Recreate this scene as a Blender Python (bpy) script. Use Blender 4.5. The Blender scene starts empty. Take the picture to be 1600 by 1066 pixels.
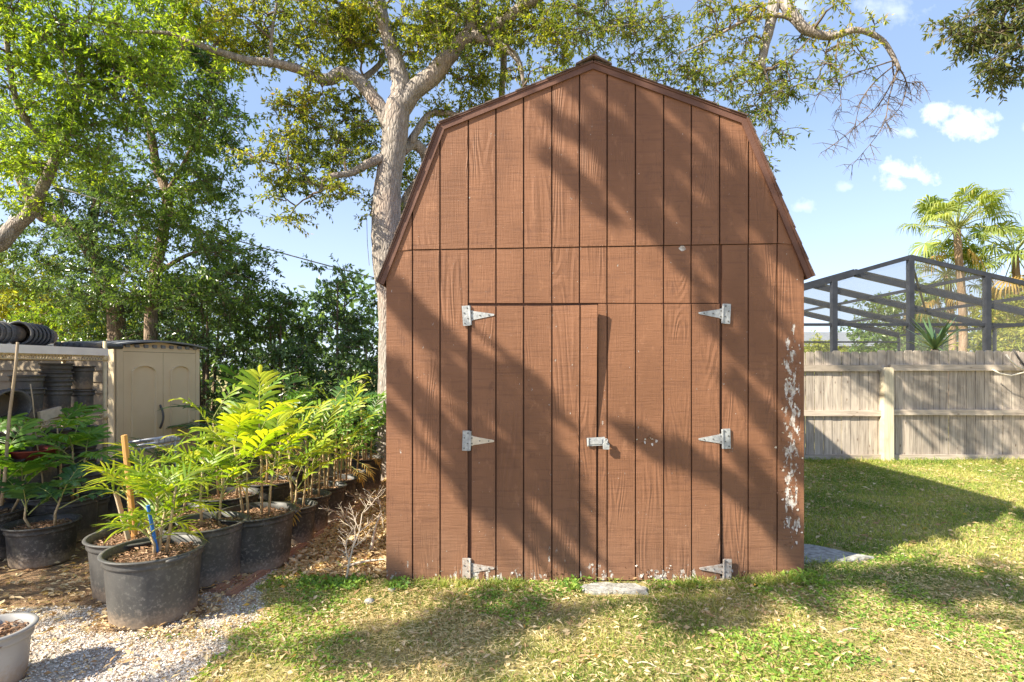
import bpy, math, random
import numpy as np
from mathutils import Vector, Matrix

# ------------------------------------------------------------------ scene, camera, world, sun
sc = bpy.context.scene
H = 1.55; F = 850.0; CY = 576.0
cam_d = bpy.data.cameras.new("camera"); cam = bpy.data.objects.new("camera", cam_d)
sc.collection.objects.link(cam)
cam_d.sensor_width = 36; cam_d.lens = 36 * F / 1600; cam_d.shift_y = (CY - 533) / 1600
cam_d.clip_start = .05; cam_d.clip_end = 2000
cam.location = (0, 0, H); cam.rotation_euler = (math.radians(90), 0, 0)
sc.camera = cam
sc.view_settings.view_transform = 'Standard'; sc.view_settings.look = 'None'
sc.view_settings.gamma = 1; sc.view_settings.exposure = 1.33
sc.cycles.max_bounces = 8; sc.cycles.transparent_max_bounces = 24

LIGHT = Vector((1.0, .54, -.86)).normalized()          # direction the sunlight travels
SUN = -LIGHT
sun_d = bpy.data.lights.new("sun", 'SUN'); sun_d.energy = 5.0; sun_d.angle = math.radians(.5); sun_d.color = (1, .91, .74)
sun = bpy.data.objects.new("sun", sun_d); sc.collection.objects.link(sun)
sun.rotation_euler = LIGHT.to_track_quat('-Z', 'Y').to_euler(); sun.location = (-20, -8, 20)

world = bpy.data.worlds.new("World"); sc.world = world; world.use_nodes = True
def build_world():
    nt = world.node_tree; N = nt.nodes; L = nt.links; N.clear()
    out = N.new('ShaderNodeOutputWorld'); bg = N.new('ShaderNodeBackground'); bg.inputs[1].default_value = .115
    sky = N.new('ShaderNodeTexSky'); sky.sky_type = 'NISHITA'; sky.sun_disc = False
    sky.sun_elevation = math.asin(SUN.z); sky.sun_rotation = math.atan2(SUN.x, SUN.y) % (2 * math.pi)
    sky.air_density = .8; sky.dust_density = .8; sky.ozone_density = 1.5
    tc = N.new('ShaderNodeTexCoord'); sep = N.new('ShaderNodeSeparateXYZ'); L.new(tc.outputs['Generated'], sep.inputs[0])
    def M(op, a, b=None, c=None, clamp=False):
        n = N.new('ShaderNodeMath'); n.operation = op; n.use_clamp = clamp
        for i, v in enumerate((a, b, c)):
            if v is None: continue
            if isinstance(v, (int, float)): n.inputs[i].default_value = v
            else: L.new(v, n.inputs[i])
        return n.outputs[0]
    ysafe = M('MAXIMUM', sep.outputs[1], .05)
    u = M('DIVIDE', sep.outputs[0], ysafe); v = M('DIVIDE', sep.outputs[2], ysafe)
    cmb = N.new('ShaderNodeCombineXYZ'); L.new(u, cmb.inputs[0]); L.new(v, cmb.inputs[1])
    nz = N.new('ShaderNodeTexNoise'); nz.inputs['Scale'].default_value = 17; nz.inputs['Detail'].default_value = 9; nz.inputs['Roughness'].default_value = .62; L.new(cmb.outputs[0], nz.inputs['Vector'])
    nf = nz.outputs[0]
    tot = None
    for (px, py, rx, ry, s) in [(1470, 172, 42, 22, 1), (1515, 190, 48, 30, 1), (1425, 272, 44, 22, .95), (1400, 288, 40, 16, .8), (1325, 291, 30, 12, .35),
                                (1250, 323, 26, 14, .4), (1408, 206, 26, 14, .7), (1395, 15, 60, 22, .35), (1230, 10, 50, 20, .35), (1605, 200, 14, 10, .4), (1340, 478, 80, 26, .3)]:
        a = M('MULTIPLY', M('SUBTRACT', u, (px - 800) / F), F / rx); b = M('MULTIPLY', M('SUBTRACT', v, (CY - py) / F), F / ry)
        d = M('SQRT', M('ADD', M('MULTIPLY', a, a), M('MULTIPLY', b, b)))
        e = M('MULTIPLY', M('SUBTRACT', M('ADD', 1.0, M('MULTIPLY', M('SUBTRACT', nf, .5), 3.6)), M('MULTIPLY', d, 1.02)), 1.15, clamp=True)
        e = M('MULTIPLY', e, s)
        tot = e if tot is None else M('MAXIMUM', tot, e)
    front = M('GREATER_THAN', sep.outputs[1], .06)
    tot = M('MULTIPLY', tot, front)
    tot = M('MAXIMUM', tot, M('MULTIPLY', M('SUBTRACT', 1, M('MULTIPLY', M('ABSOLUTE', sep.outputs[2]), 2.6), clamp=True), .34))
    mx = N.new('ShaderNodeMixRGB'); L.new(tot, mx.inputs[0]); mx.inputs[2].default_value = (5.2, 5.5, 6.2, 1)
    tint = N.new('ShaderNodeMixRGB'); tint.blend_type = 'MULTIPLY'; tint.inputs[0].default_value = 1; tint.inputs[2].default_value = (1.0, .97, 1.04, 1)
    veil = N.new('ShaderNodeMixRGB'); veil.inputs[0].default_value = .5; veil.inputs[2].default_value = (2.0, 2.75, 3.9, 1)   # thin high veil that evens the blue
    L.new(sky.outputs[0], tint.inputs[1]); L.new(tint.outputs[0], veil.inputs[1]); L.new(veil.outputs[0], mx.inputs[1])
    L.new(mx.outputs[0], bg.inputs[0]); L.new(bg.outputs[0], out.inputs[0])
build_world()

# ------------------------------------------------------------------ helpers
def P(px, py, Y): return Vector(((px - 800) / F * Y, Y, H - (py - CY) / F * Y))
def G(px, py):
    Y = F * H / (py - CY); return Vector(((px - 800) / F * Y, Y, 0))
def sstep(a, b, x):
    t = np.clip((np.asarray(x, float) - a) / (b - a), 0, 1); return t * t * (3 - 2 * t)
def hashn(ix, iy, s=0):
    h = np.sin(ix * 127.1 + iy * 311.7 + s * 74.7) * 43758.5453; return h - np.floor(h)
def vnoise(x, y, s=0):
    x = np.asarray(x, float); y = np.asarray(y, float); ix = np.floor(x); iy = np.floor(y); fx = x - ix; fy = y - iy
    fx = fx * fx * (3 - 2 * fx); fy = fy * fy * (3 - 2 * fy)
    a = hashn(ix, iy, s); b = hashn(ix + 1, iy, s); c = hashn(ix, iy + 1, s); d = hashn(ix + 1, iy + 1, s)
    return a + (b - a) * fx + (c - a) * fy + (a - b - c + d) * fx * fy
def fnoise(x, y, s=0): return (vnoise(x, y, s) + .5 * vnoise(x * 2.1, y * 2.1, s + 1) + .25 * vnoise(x * 4.3, y * 4.3, s + 2)) / 1.75
def gz(x, y):
    return .055 * sstep(1.2, 2.3, x) * sstep(3.2, 4.1, y) + .018 * (fnoise(np.asarray(x) * 1.1, np.asarray(y) * 1.1, 5) - .5) + .05 * sstep(-1.8, -1.0, x) * (1 - sstep(-1.0, -.85, x)) * sstep(4.6, 6.2, y)

class MB:
    def __init__(s): s.v = []; s.f = []; s.mi = []; s.n = 0; s.cur = 0
    def add(s, verts, faces):
        b = s.n
        for v in verts: s.v.append((float(v[0]), float(v[1]), float(v[2])))
        s.n += len(verts)
        for f in faces: s.f.append(tuple(int(i) + b for i in f)); s.mi.append(s.cur)
    def box(s, c, d, R=None):
        hx, hy, hz = d[0] / 2, d[1] / 2, d[2] / 2; c = Vector(c)
        vs = [Vector((x * hx, y * hy, z * hz)) for x in (-1, 1) for y in (-1, 1) for z in (-1, 1)]
        if R is not None: vs = [R @ v for v in vs]
        s.add([v + c for v in vs], [(0, 1, 3, 2), (4, 6, 7, 5), (0, 4, 5, 1), (2, 3, 7, 6), (0, 2, 6, 4), (1, 5, 7, 3)])
    def prism(s, poly, a, b, f):      # poly of 2-d points, f(u, v, w) -> point, extruded w=a..b
        n = len(poly); vs = [f(p[0], p[1], a) for p in poly] + [f(p[0], p[1], b) for p in poly]
        s.add(vs, [tuple(range(n))[::-1], tuple(range(n, 2 * n))] + [(i, (i + 1) % n, n + (i + 1) % n, n + i) for i in range(n)])
    def tube(s, pts, rad, seg=8, cap=True):
        pts = [Vector(p) for p in pts]; n = len(pts)
        if isinstance(rad, (int, float)): rad = [rad] * n
        ref = None; vs = []
        for i, p in enumerate(pts):
            d = (pts[min(i + 1, n - 1)] - pts[max(i - 1, 0)])
            d = d.normalized() if d.length > 1e-9 else Vector((0, 0, 1))
            if ref is None: ref = d.orthogonal().normalized()
            ref = (ref - d * ref.dot(d)); ref = ref.normalized() if ref.length > 1e-6 else d.orthogonal().normalized()
            b = d.cross(ref)
            for k in range(seg):
                a = 2 * math.pi * k / seg; vs.append(p + (ref * math.cos(a) + b * math.sin(a)) * rad[i])
        fs = [(i * seg + k, i * seg + (k + 1) % seg, (i + 1) * seg + (k + 1) % seg, (i + 1) * seg + k) for i in range(n - 1) for k in range(seg)]
        if cap: fs += [tuple(range(seg))[::-1], tuple((n - 1) * seg + k for k in range(seg))]
        s.add(vs, fs)
    def lathe(s, prof, c=(0, 0, 0), seg=32, wob=None):
        vs = []; m = len(prof)
        for (r, z) in prof:
            for k in range(seg):
                a = 2 * math.pi * k / seg; rr = r * (1 + (wob(a, z) if wob else 0)); vs.append((c[0] + rr * math.cos(a), c[1] + rr * math.sin(a), c[2] + z))
        s.add(vs, [(i * seg + k, i * seg + (k + 1) % seg, (i + 1) * seg + (k + 1) % seg, (i + 1) * seg + k) for i in range(m - 1) for k in range(seg)])
    def arrays(s, V, Fc):
        b = s.n; V = np.asarray(V, float); Fc = np.asarray(Fc, int) + b
        s.v.extend(map(tuple, V.tolist())); s.n += len(V); s.f.extend(map(tuple, Fc.tolist())); s.mi.extend([s.cur] * len(Fc))
    def build(s, name, mats, parent=None, smooth=False):
        me = bpy.data.meshes.new(name)
        org = parent_org(parent)
        if org.length > 0:
            a = np.array(s.v) - np.array(org); vs = a
        else: vs = np.array(s.v)
        me.vertices.add(len(s.v)); me.vertices.foreach_set('co', np.asarray(vs, np.float32).ravel())
        lens = np.fromiter((len(f) for f in s.f), int, len(s.f)); li = np.fromiter((i for f in s.f for i in f), int, int(lens.sum()))
        me.loops.add(len(li)); me.loops.foreach_set('vertex_index', li)
        me.polygons.add(len(s.f)); me.polygons.foreach_set('loop_start', np.concatenate([[0], np.cumsum(lens)[:-1]])); me.polygons.foreach_set('loop_total', lens)
        me.polygons.foreach_set('material_index', np.array(s.mi, int))
        me.polygons.foreach_set('use_smooth', np.full(len(s.f), smooth))
        me.update(calc_edges=True); me.validate()
        for m in (mats if isinstance(mats, (list, tuple)) else [mats]): me.materials.append(m)
        o = bpy.data.objects.new(name, me); sc.collection.objects.link(o)
        if parent is not None: o.parent = parent
        return o
def parent_org(p):
    o = Vector((0, 0, 0))
    while p is not None: o += Vector(p.location); p = p.parent
    return o
def tag(o, label=None, cat=None, group=None, kind=None):
    if label: o['label'] = label
    if cat: o['category'] = cat
    if group: o['group'] = group
    if kind: o['kind'] = kind
    return o
def thing(name, loc, label, cat, group=None):
    e = bpy.data.objects.new(name, None); sc.collection.objects.link(e); e.location = loc; e.empty_display_size = .2
    return tag(e, label, cat, group)
def copy_tree(o, parent=None):
    c = o.copy(); sc.collection.objects.link(c); c.parent = parent
    for k in CH.get(o.name, []): CH.setdefault(c.name, []).append(copy_tree(k, c))
    return c
CH = {}
def reg(root):
    CH[root.name] = [o for o in list(bpy.data.objects) if o.parent == root]
    for c in CH[root.name]: reg(c)

# ------------------------------------------------------------------ materials
class NT:
    def __init__(s, name):
        s.m = bpy.data.materials.new(name); s.m.use_nodes = True; s.t = s.m.node_tree; s.N = s.t.nodes; s.L = s.t.links
        s.p = s.N['Principled BSDF']; s.out = s.N['Material Output']; s.tc = None
    def n(s, t, **kw):
        x = s.N.new(t)
        for k, v in kw.items():
            if k in x.inputs: s.set(x.inputs[k], v)
            else: setattr(x, k, v)
        return x
    def set(s, i, v):
        if hasattr(v, 'links') or isinstance(v, bpy.types.NodeSocket): s.L.new(v, i)
        else: i.default_value = (tuple(v) + (1,)) if (isinstance(v, (tuple, list)) and len(v) == 3 and i.type == 'RGBA') else v
    def math(s, op, a, b=None, clamp=False):
        x = s.N.new('ShaderNodeMath'); x.operation = op; x.use_clamp = clamp
        s.set(x.inputs[0], a)
        if b is not None: s.set(x.inputs[1], b)
        return x.outputs[0]
    def coord(s, which='Object', scale=(1, 1, 1), loc=(0, 0, 0)):
        if s.tc is None: s.tc = s.N.new('ShaderNodeTexCoord')
        if which == 'World':
            g = s.N.new('ShaderNodeNewGeometry'); src = g.outputs['Position']
        else: src = s.tc.outputs[which]
        m = s.N.new('ShaderNodeMapping'); m.inputs['Scale'].default_value = scale; m.inputs['Location'].default_value = loc
        s.L.new(src, m.inputs['Vector']); return m.outputs[0]
    def noise(s, vec, scale=1, detail=4, rough=.55, dist=0):
        x = s.N.new('ShaderNodeTexNoise'); s.L.new(vec, x.inputs['Vector']); x.inputs['Scale'].default_value = scale; x.inputs['Detail'].default_value = detail
        x.inputs['Roughness'].default_value = rough; x.inputs['Distortion'].default_value = dist; return x.outputs[0]
    def ramp(s, f, stops):
        x = s.N.new('ShaderNodeValToRGB'); s.L.new(f, x.inputs[0]); e = x.color_ramp.elements
        while len(e) < len(stops): e.new(.5)
        for i, (p, c) in enumerate(stops): e[i].position = p; e[i].color = tuple(c) + (1,) if len(c) == 3 else c
        return x.outputs[0]
    def mix(s, f, a, b, mode='MIX'):
        x = s.N.new('ShaderNodeMixRGB'); x.blend_type = mode; s.set(x.inputs[0], f)
        s.set(x.inputs[1], a); s.set(x.inputs[2], b); return x.outputs[0]
    def bump(s, h, dist=.01, strength=1, normal=None):
        x = s.N.new('ShaderNodeBump'); x.inputs['Distance'].default_value = dist; x.inputs['Strength'].default_value = strength; s.L.new(h, x.inputs['Height'])
        if normal is not None: s.L.new(normal, x.inputs['Normal'])
        return x.outputs[0]
    def sep(s, vec):
        x = s.N.new('ShaderNodeSeparateXYZ'); s.L.new(vec, x.inputs[0]); return x.outputs
    def comb(s, a, b, c):
        x = s.N.new('ShaderNodeCombineXYZ')
        for i, v in enumerate((a, b, c)): s.set(x.inputs[i], v)
        return x.outputs[0]
    def maprange(s, v, a, b, c=0, d=1):
        x = s.N.new('ShaderNodeMapRange'); x.interpolation_type = 'SMOOTHSTEP'; s.set(x.inputs[0], v)
        for i, q in enumerate((a, b, c, d)): x.inputs[i + 1].default_value = q
        return x.outputs[0]
def base_set(t, col, rough=.7, spec=.3, normal=None, metal=0):
    t.set(t.p.inputs['Base Color'], col); t.set(t.p.inputs['Roughness'], rough); t.p.inputs['Specular IOR Level'].default_value = spec
    t.p.inputs['Metallic'].default_value = metal
    if normal is not None: t.L.new(normal, t.p.inputs['Normal'])
    return t.m
def simple(name, c1, c2, scale=8, rough=.7, spec=.3, bd=.003, bs=30, metal=0, stretch=(1, 1, 1)):
    t = NT(name); v = t.coord('Object', stretch)
    f = t.noise(v, scale, 5); col = t.ramp(f, [(.3, c1), (.7, c2)])
    nb = t.bump(t.noise(v, bs, 4), bd) if bd else None
    return base_set(t, col, rough, spec, nb, metal)
def leafmat(name, stops, trans=.35, rough=.45, spec=.35, pos_scale=.6, pos_amt=.35):
    """leaf: colour differs per leaf and drifts slowly through the crown; some light passes through"""
    t = NT(name); g = t.N.new('ShaderNodeNewGeometry'); v = t.coord('Object')
    f = t.math('ADD', t.math('MULTIPLY', g.outputs['Random Per Island'], 1 - pos_amt), t.math('MULTIPLY', t.maprange(t.noise(v, pos_scale, 2), .3, .7), pos_amt))
    col = t.ramp(f, stops); base_set(t, col, rough, spec)
    tr = t.N.new('ShaderNodeBsdfTranslucent'); t.L.new(t.mix(1, col, (1.6, 1.55, .5), 'MULTIPLY'), tr.inputs[0])
    mx = t.N.new('ShaderNodeMixShader'); mx.inputs[0].default_value = trans
    t.L.new(t.p.outputs[0], mx.inputs[1]); t.L.new(tr.outputs[0], mx.inputs[2]); t.L.new(mx.outputs[0], t.out.inputs[0]); return t.m

SHED_X = .6; FY = 3.97
def mat_siding():
    t = NT("painted_siding"); o = t.coord('Object'); xyz = t.sep(o); x, z = xyz[0], xyz[2]
    pl = t.math('FLOOR', t.math('DIVIDE', t.math('ADD', x, 5.001), .2032)); seam = t.math('GREATER_THAN', z, 2.45)
    off = t.math('ADD', t.math('MULTIPLY', pl, 7.31), t.math('MULTIPLY', seam, 3.7))
    gv = t.comb(t.math('MULTIPLY', x, 5.0), off, t.math('MULTIPLY', z, .62))
    gn = t.noise(gv, 1.0, 2, .4, .5)
    rings = t.math('PINGPONG', t.math('MULTIPLY', gn, 36.0), 1.0)
    amt = t.maprange(t.noise(t.comb(off, t.math('MULTIPLY', z, 1.1), x), 1.3, 1), .46, .62)
    rings = t.math('MULTIPLY', rings, amt)
    saw = t.noise(t.comb(t.math('MULTIPLY', x, 9), off, t.math('MULTIPLY', z, 150)), 1, 3, .6)
    saw2 = t.noise(t.comb(t.math('MULTIPLY', x, 3), off, t.math('MULTIPLY', z, 45)), 1, 2, .6)
    fib = t.noise(t.comb(t.math('MULTIPLY', x, 190), off, t.math('MULTIPLY', z, 7)), 1, 3, .6)
    h = t.math('ADD', t.math('ADD', t.math('MULTIPLY', rings, .5), t.math('MULTIPLY', saw, .4)), t.math('ADD', t.math('MULTIPLY', fib, .4), t.math('MULTIPLY', saw2, .4)))
    # worn paint: lower edge, right corner board, single chips
    n1 = t.noise(t.comb(t.math('MULTIPLY', x, 26), 0, t.math('MULTIPLY', z, 11)), 1, 7, .68)
    bot = t.maprange(z, .16, .02); patch = t.maprange(t.noise(t.comb(t.math('MULTIPLY', x, 2.2), 3.3, 0), 1, 2), .42, .62)
    w1 = t.math('MULTIPLY', bot, t.math('ADD', .06, t.math('MULTIPLY', patch, .13)))
    rightc = t.math('MULTIPLY', t.maprange(x, 1.30, 1.40), t.math('MULTIPLY', t.maprange(z, 2.1, 1.55), t.maprange(z, .12, .5)))
    rc2 = t.math('MULTIPLY', rightc, t.maprange(t.math('ABSOLUTE', t.math('SUBTRACT', x, 1.43)), .11, .02))
    w2 = t.math('MULTIPLY', rc2, .165)
    w3 = None
    for (px, py, rx, rz, s) in [(1066, 389, .03, .02, .3), (930, 888, .1, .055, .15), (1010, 690, .06, .02, .0), (862, 868, .08, .1, .075), (1060, 893, .3, .03, .12), (1140, 705, .02, .06, .08), (640, 880, .08, .05, .06)]:
        dx = t.math('DIVIDE', t.math('SUBTRACT', x, (px - 800) / 214.1 - SHED_X), rx); dz = t.math('DIVIDE', t.math('SUBTRACT', z, H - (py - 576) / 214.1), rz)
        d = t.math('ADD', t.math('MULTIPLY', dx, dx), t.math('MULTIPLY', dz, dz)); e = t.math('MULTIPLY', t.maprange(d, 1.6, .2), s)
        w3 = e if w3 is None else t.math('MAXIMUM', w3, e)
    spk = t.noise(t.comb(t.math('MULTIPLY', x, 60), 5, t.math('MULTIPLY', z, 42)), 1, 2, .5)
    tot = t.math('ADD', n1, t.math('MAXIMUM', t.math('MAXIMUM', w1, w2), w3))
    m = t.math('MULTIPLY', t.math('SUBTRACT', tot, .665), 30, True); ms = t.math('MULTIPLY', t.math('SUBTRACT', spk, .735), 30, True)
    m = t.math('MAXIMUM', m, ms)
    nx = t.math('ABSOLUTE', t.math('SUBTRACT', t.math('FRACT', t.math('DIVIDE', t.math('ADD', x, 5.0), .4064)), .5)); nz_ = t.math('ABSOLUTE', t.math('SUBTRACT', t.math('FRACT', t.math('DIVIDE', z, .31)), .5))
    nd = t.math('ADD', t.math('POWER', t.math('MULTIPLY', nx, .4064), 2), t.math('POWER', t.math('MULTIPLY', nz_, .31), 2)); nail = t.maprange(nd, .00003, .00001)
    tone = t.noise(t.comb(t.math('MULTIPLY', x, 2.5), off, t.math('MULTIPLY', z, 1.8)), 1, 4)
    brown = t.ramp(tone, [(.3, (.175, .08, .042)), (.7, (.24, .112, .06))])
    dustc = t.math('MULTIPLY', t.maprange(z, .9, 0), t.math('MULTIPLY', t.noise(o, 5, 4), .25))
    brown = t.mix(dustc, brown, (.36, .25, .18))
    brown = t.mix(t.math('MULTIPLY', t.maprange(rings, .55, 1), .18), brown, (.12, .058, .036))
    brown = t.mix(t.math('MULTIPLY', t.maprange(saw2, .46, .34), .3), brown, (.12, .055, .034))
    blo = t.noise(t.comb(t.math('MULTIPLY', x, 11), off, t.math('MULTIPLY', z, 6)), 1, 6, .7)
    brown = t.mix(t.maprange(blo, .56, .72, 0, .5), brown, (.115, .055, .036)); brown = t.mix(t.maprange(blo, .42, .3, 0, .35), brown, (.36, .18, .10))
    bare = t.ramp(t.noise(o, 40, 3), [(.35, (.3, .24, .2)), (.6, (.62, .58, .54))])
    brown = t.mix(t.math('MULTIPLY', nail, .6), brown, (.09, .04, .025))
    col = t.mix(m, brown, bare)
    nrm = t.bump(t.math('SUBTRACT', h, t.math('MULTIPLY', m, .4)), .0065, .9)
    return base_set(t, col, .62, .3, nrm)
M_SIDE = mat_siding()
M_GROOVE = simple("groove_paint_brown", (.085, .038, .022), (.11, .05, .03), 10)
M_TRIM = simple("brown_trim_paint", (.10, .048, .034), (.15, .075, .052), 5, .6, .3, .002, 60, stretch=(1, 1, 1))
M_SHINGLE = simple("brown_asphalt_shingle", (.06, .045, .04), (.2, .145, .12), 60, .9, .1, .006, 120)
M_GALV = simple("galvanised_metal", (.26, .27, .28), (.5, .51, .51), 35, .55, .4, .001, 80, metal=.25)
M_RUST = simple("rusty_metal", (.30, .22, .17), (.55, .53, .5), 45, .7, .3, .002, 80, metal=.1)
M_HTAN = simple("tan_painted_metal", (.55, .45, .33), (.7, .6, .47), 30, .6, .3, .001, 80)
M_DARK = simple("dark_screw", (.08, .08, .08), (.15, .14, .13), 30, .5)
M_SKID = simple("weathered_skid_timber", (.07, .055, .045), (.2, .165, .13), 20, .9, .1, .01, 30, stretch=(1, 4, 4))
def woodmat(name, c1, c2, c3, zdir=True, knots=True):
    t = NT(name); g = t.N.new('ShaderNodeObjectInfo'); 
    o = t.coord('Object'); add = t.N.new('ShaderNodeVectorMath'); add.operation = 'ADD'; t.L.new(o, add.inputs[0])
    rc = t.comb(t.math('MULTIPLY', g.outputs['Random'], 37), t.math('MULTIPLY', g.outputs['Random'], 11), t.math('MULTIPLY', g.outputs['Random'], 71)); t.L.new(rc, add.inputs[1])
    x = t.sep(add.outputs[0]); a, b = (x[0], x[2]) if zdir else (x[2], x[0])
    v = t.comb(t.math('MULTIPLY', a, 26), x[1], t.math('MULTIPLY', b, 1.4)); f = t.noise(v, 1, 6, .6, 1.2)
    f2 = t.noise(t.comb(t.math('MULTIPLY', a, 7), x[1], t.math('MULTIPLY', b, 3.5)), 1, 3)
    col = t.ramp(f, [(.28, c1), (.5, c2), (.72, c3)]); col = t.mix(t.maprange(f2, .55, .75, 0, .5), col, c1)
    k = t.math('SUBTRACT', g.outputs['Random'], .5); br = t.math('ADD', 1, t.math('MULTIPLY', k, .35))
    col = t.mix(1, col, t.comb(br, br, br), 'MULTIPLY')
    if knots:
        vo = t.n('ShaderNodeTexVoronoi'); vo.inputs['Scale'].default_value = 1; t.L.new(t.comb(t.math('MULTIPLY', a, 9), x[1], t.math('MULTIPLY', b, 4)), vo.inputs['Vector'])
        col = t.mix(t.maprange(vo.outputs['Distance'], .14, .05, 0, .7), col, (.13, .085, .06))
    return base_set(t, col, .85, .15, t.bump(f, .004, .8))
M_FENCE = woodmat("weathered_fence_wood", (.21, .175, .145), (.39, .335, .28), (.54, .47, .385))
M_RAIL = woodmat("weathered_rail_wood", (.26, .21, .17), (.44, .37, .3), (.56, .49, .4), False)
M_POST = woodmat("pale_post_wood", (.36, .3, .2), (.55, .48, .35), (.66, .6, .46))
M_STAKE = woodmat("orange_pine_stake", (.6, .27, .08), (.74, .38, .13), (.8, .47, .2), True, False)
M_OLDSTAKE = woodmat("grey_brown_stake", (.3, .23, .16), (.42, .33, .22), (.5, .41, .3), True, False)
M_BLUE = simple("blue_paint", (.03, .12, .4), (.06, .22, .55), 20, .6)
M_TIMBER = woodmat("faded_red_edging_timber", (.25, .14, .1), (.4, .24, .17), (.5, .34, .25), False)

def potmat(name, c1, c2, dust=(.32, .3, .27), damt=.4):
    t = NT(name); o = t.coord('Object'); z = t.sep(o)[2]
    f = t.noise(o, 6, 5); f2 = t.noise(o, 45, 5, .7); col = t.ramp(f, [(.3, c1), (.7, c2)])
    big = t.maprange(t.noise(o, 3, 3), .38, .62, .15, 1)
    dm = t.math('MULTIPLY', t.math('MULTIPLY', t.maprange(f2, .5, .68, .12, .8), big), damt, True)
    sp = t.maprange(t.math('ADD', z, t.math('MULTIPLY', f2, -.22)), .03, -.10, 0, .9)
    col = t.mix(sp, col, (.27, .2, .14))
    return base_set(t, t.mix(dm, col, dust), .5, .4, t.bump(t.noise(o, 25, 3), .002, .5))
M_POT = potmat("dusty_black_plastic", (.022, .022, .022), (.042, .041, .041), damt=.75)
M_POTGREY = potmat("scuffed_dark_grey_plastic", (.05, .049, .048), (.085, .083, .08), damt=.7)
M_POTLT = potmat("sun_faded_grey_plastic", (.26, .25, .24), (.34, .33, .31), damt=.5)
M_POTBLK = potmat("black_nursery_plastic", (.05, .049, .05), (.1, .097, .098), (.3, .28, .25), .5)
M_SOIL = simple("bark_mulch_soil", (.1, .06, .04), (.36, .24, .16), 40, .95, .1, .02, 60)
M_CHIP = leafmat("bark_chip", [(0, (.16, .09, .055)), (.4, (.3, .18, .11)), (.75, (.45, .3, .2)), (1, (.6, .48, .36))], .02, .9, .1)
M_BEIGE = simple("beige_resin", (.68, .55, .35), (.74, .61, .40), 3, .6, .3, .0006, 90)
M_BEIGE_SHADE = simple("shaded_beige_resin", (.19, .145, .095), (.24, .19, .125), 3, .6, .3, .0006, 90)  # same beige resin, with the side wall's shade put into the colour
M_ROOFG = simple("grey_resin_roof", (.17, .18, .19), (.25, .26, .27), 6, .7)
M_CREAM = simple("cream_steel", (.56, .44, .25), (.68, .56, .35), 18, .5, .4, .001, 60)
M_WHITE = simple("white_board", (.76, .73, .7), (.86, .83, .8), 6, .6)
M_SILVER = simple("silver_tube", (.42, .44, .5), (.68, .7, .76), 25, .4, .5, .001, 60, metal=.4)
M_RED = simple("faded_red_plastic", (.30, .05, .045), (.42, .1, .08), 10, .5)
M_LABEL = simple("white_sticker", (.7, .7, .68), (.8, .8, .78), 20, .6)
M_INK = simple("grey_ink", (.2, .2, .2), (.3, .3, .3), 20, .6)
M_CONC = simple("pale_concrete", (.2, .19, .165), (.5, .49, .45), 22, .9, .1, .012, 45)
M_PIPE = simple("cream_hose", (.6, .54, .44), (.7, .64, .52), 14, .5)
M_BLACKW = simple("dark_hose", (.06, .055, .05), (.1, .09, .08), 14, .5)
M_BRONZE = simple("dark_bronze_aluminium", (.018, .02, .026), (.035, .038, .048), 5, .45, .45, .0)
M_WIRE = simple("grey_wire", (.32, .3, .24), (.4, .38, .3), 5, .6, .3, 0)
def mat_screen():
    t = NT("insect_screen"); base_set(t, (.30, .31, .32), .8, .1)
    tr = t.N.new('ShaderNodeBsdfTransparent'); lw = t.N.new('ShaderNodeLayerWeight'); lw.inputs[0].default_value = .3
    mx = t.N.new('ShaderNodeMixShader'); t.L.new(t.maprange(lw.outputs['Facing'], 0, 1, .06, .55), mx.inputs[0])
    t.L.new(tr.outputs[0], mx.inputs[1]); t.L.new(t.p.outputs[0], mx.inputs[2]); t.L.new(mx.outputs[0], t.out.inputs[0]); return t.m
M_SCREEN = mat_screen()
def mat_bark(name, c1, c2, c3, sc_=1.0):
    t = NT(name); o = t.coord('Object', (9 * sc_, 9 * sc_, 2.2 * sc_)); f = t.noise(o, 2.2, 7, .65, .6); vo = t.n('ShaderNodeTexVoronoi'); vo.feature = 'DISTANCE_TO_EDGE'; vo.inputs['Scale'].default_value = 3
    t.L.new(t.coord('Object', (9 * sc_, 9 * sc_, 2.4 * sc_)), vo.inputs['Vector'])
    col = t.ramp(f, [(.3, c1), (.5, c2), (.68, c3)]); h = t.math('ADD', f, t.math('MULTIPLY', t.maprange(vo.outputs['Distance'], 0, .25), .5))
    col = t.mix(t.maprange(vo.outputs['Distance'], .12, 0, 0, .5), col, c1)
    big = t.noise(t.coord('Object', (1.5, 1.5, .9)), 1, 3); col = t.mix(t.maprange(big, .5, .65, 0, .45), col, (.42, .31, .25))
    return base_set(t, col, .9, .1, t.bump(h, .02, .9))
M_OAKBARK = mat_bark("pale_tan_bark", (.15, .13, .115), (.33, .29, .255), (.47, .42, .375))
M_BARK = mat_bark("brown_bark", (.12, .085, .06), (.25, .185, .13), (.36, .28, .21))
M_TWIG = simple("twig_bark", (.1, .075, .055), (.2, .155, .115), 12, .9, .1, 0)
M_DEADTWIG = simple("bleached_dead_wood", (.42, .35, .27), (.62, .53, .43), 12, .9, .1, .002, 60)
M_PALMTRUNK = mat_bark("palm_trunk", (.16, .1, .06), (.3, .2, .12), (.4, .3, .2), .6)

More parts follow.
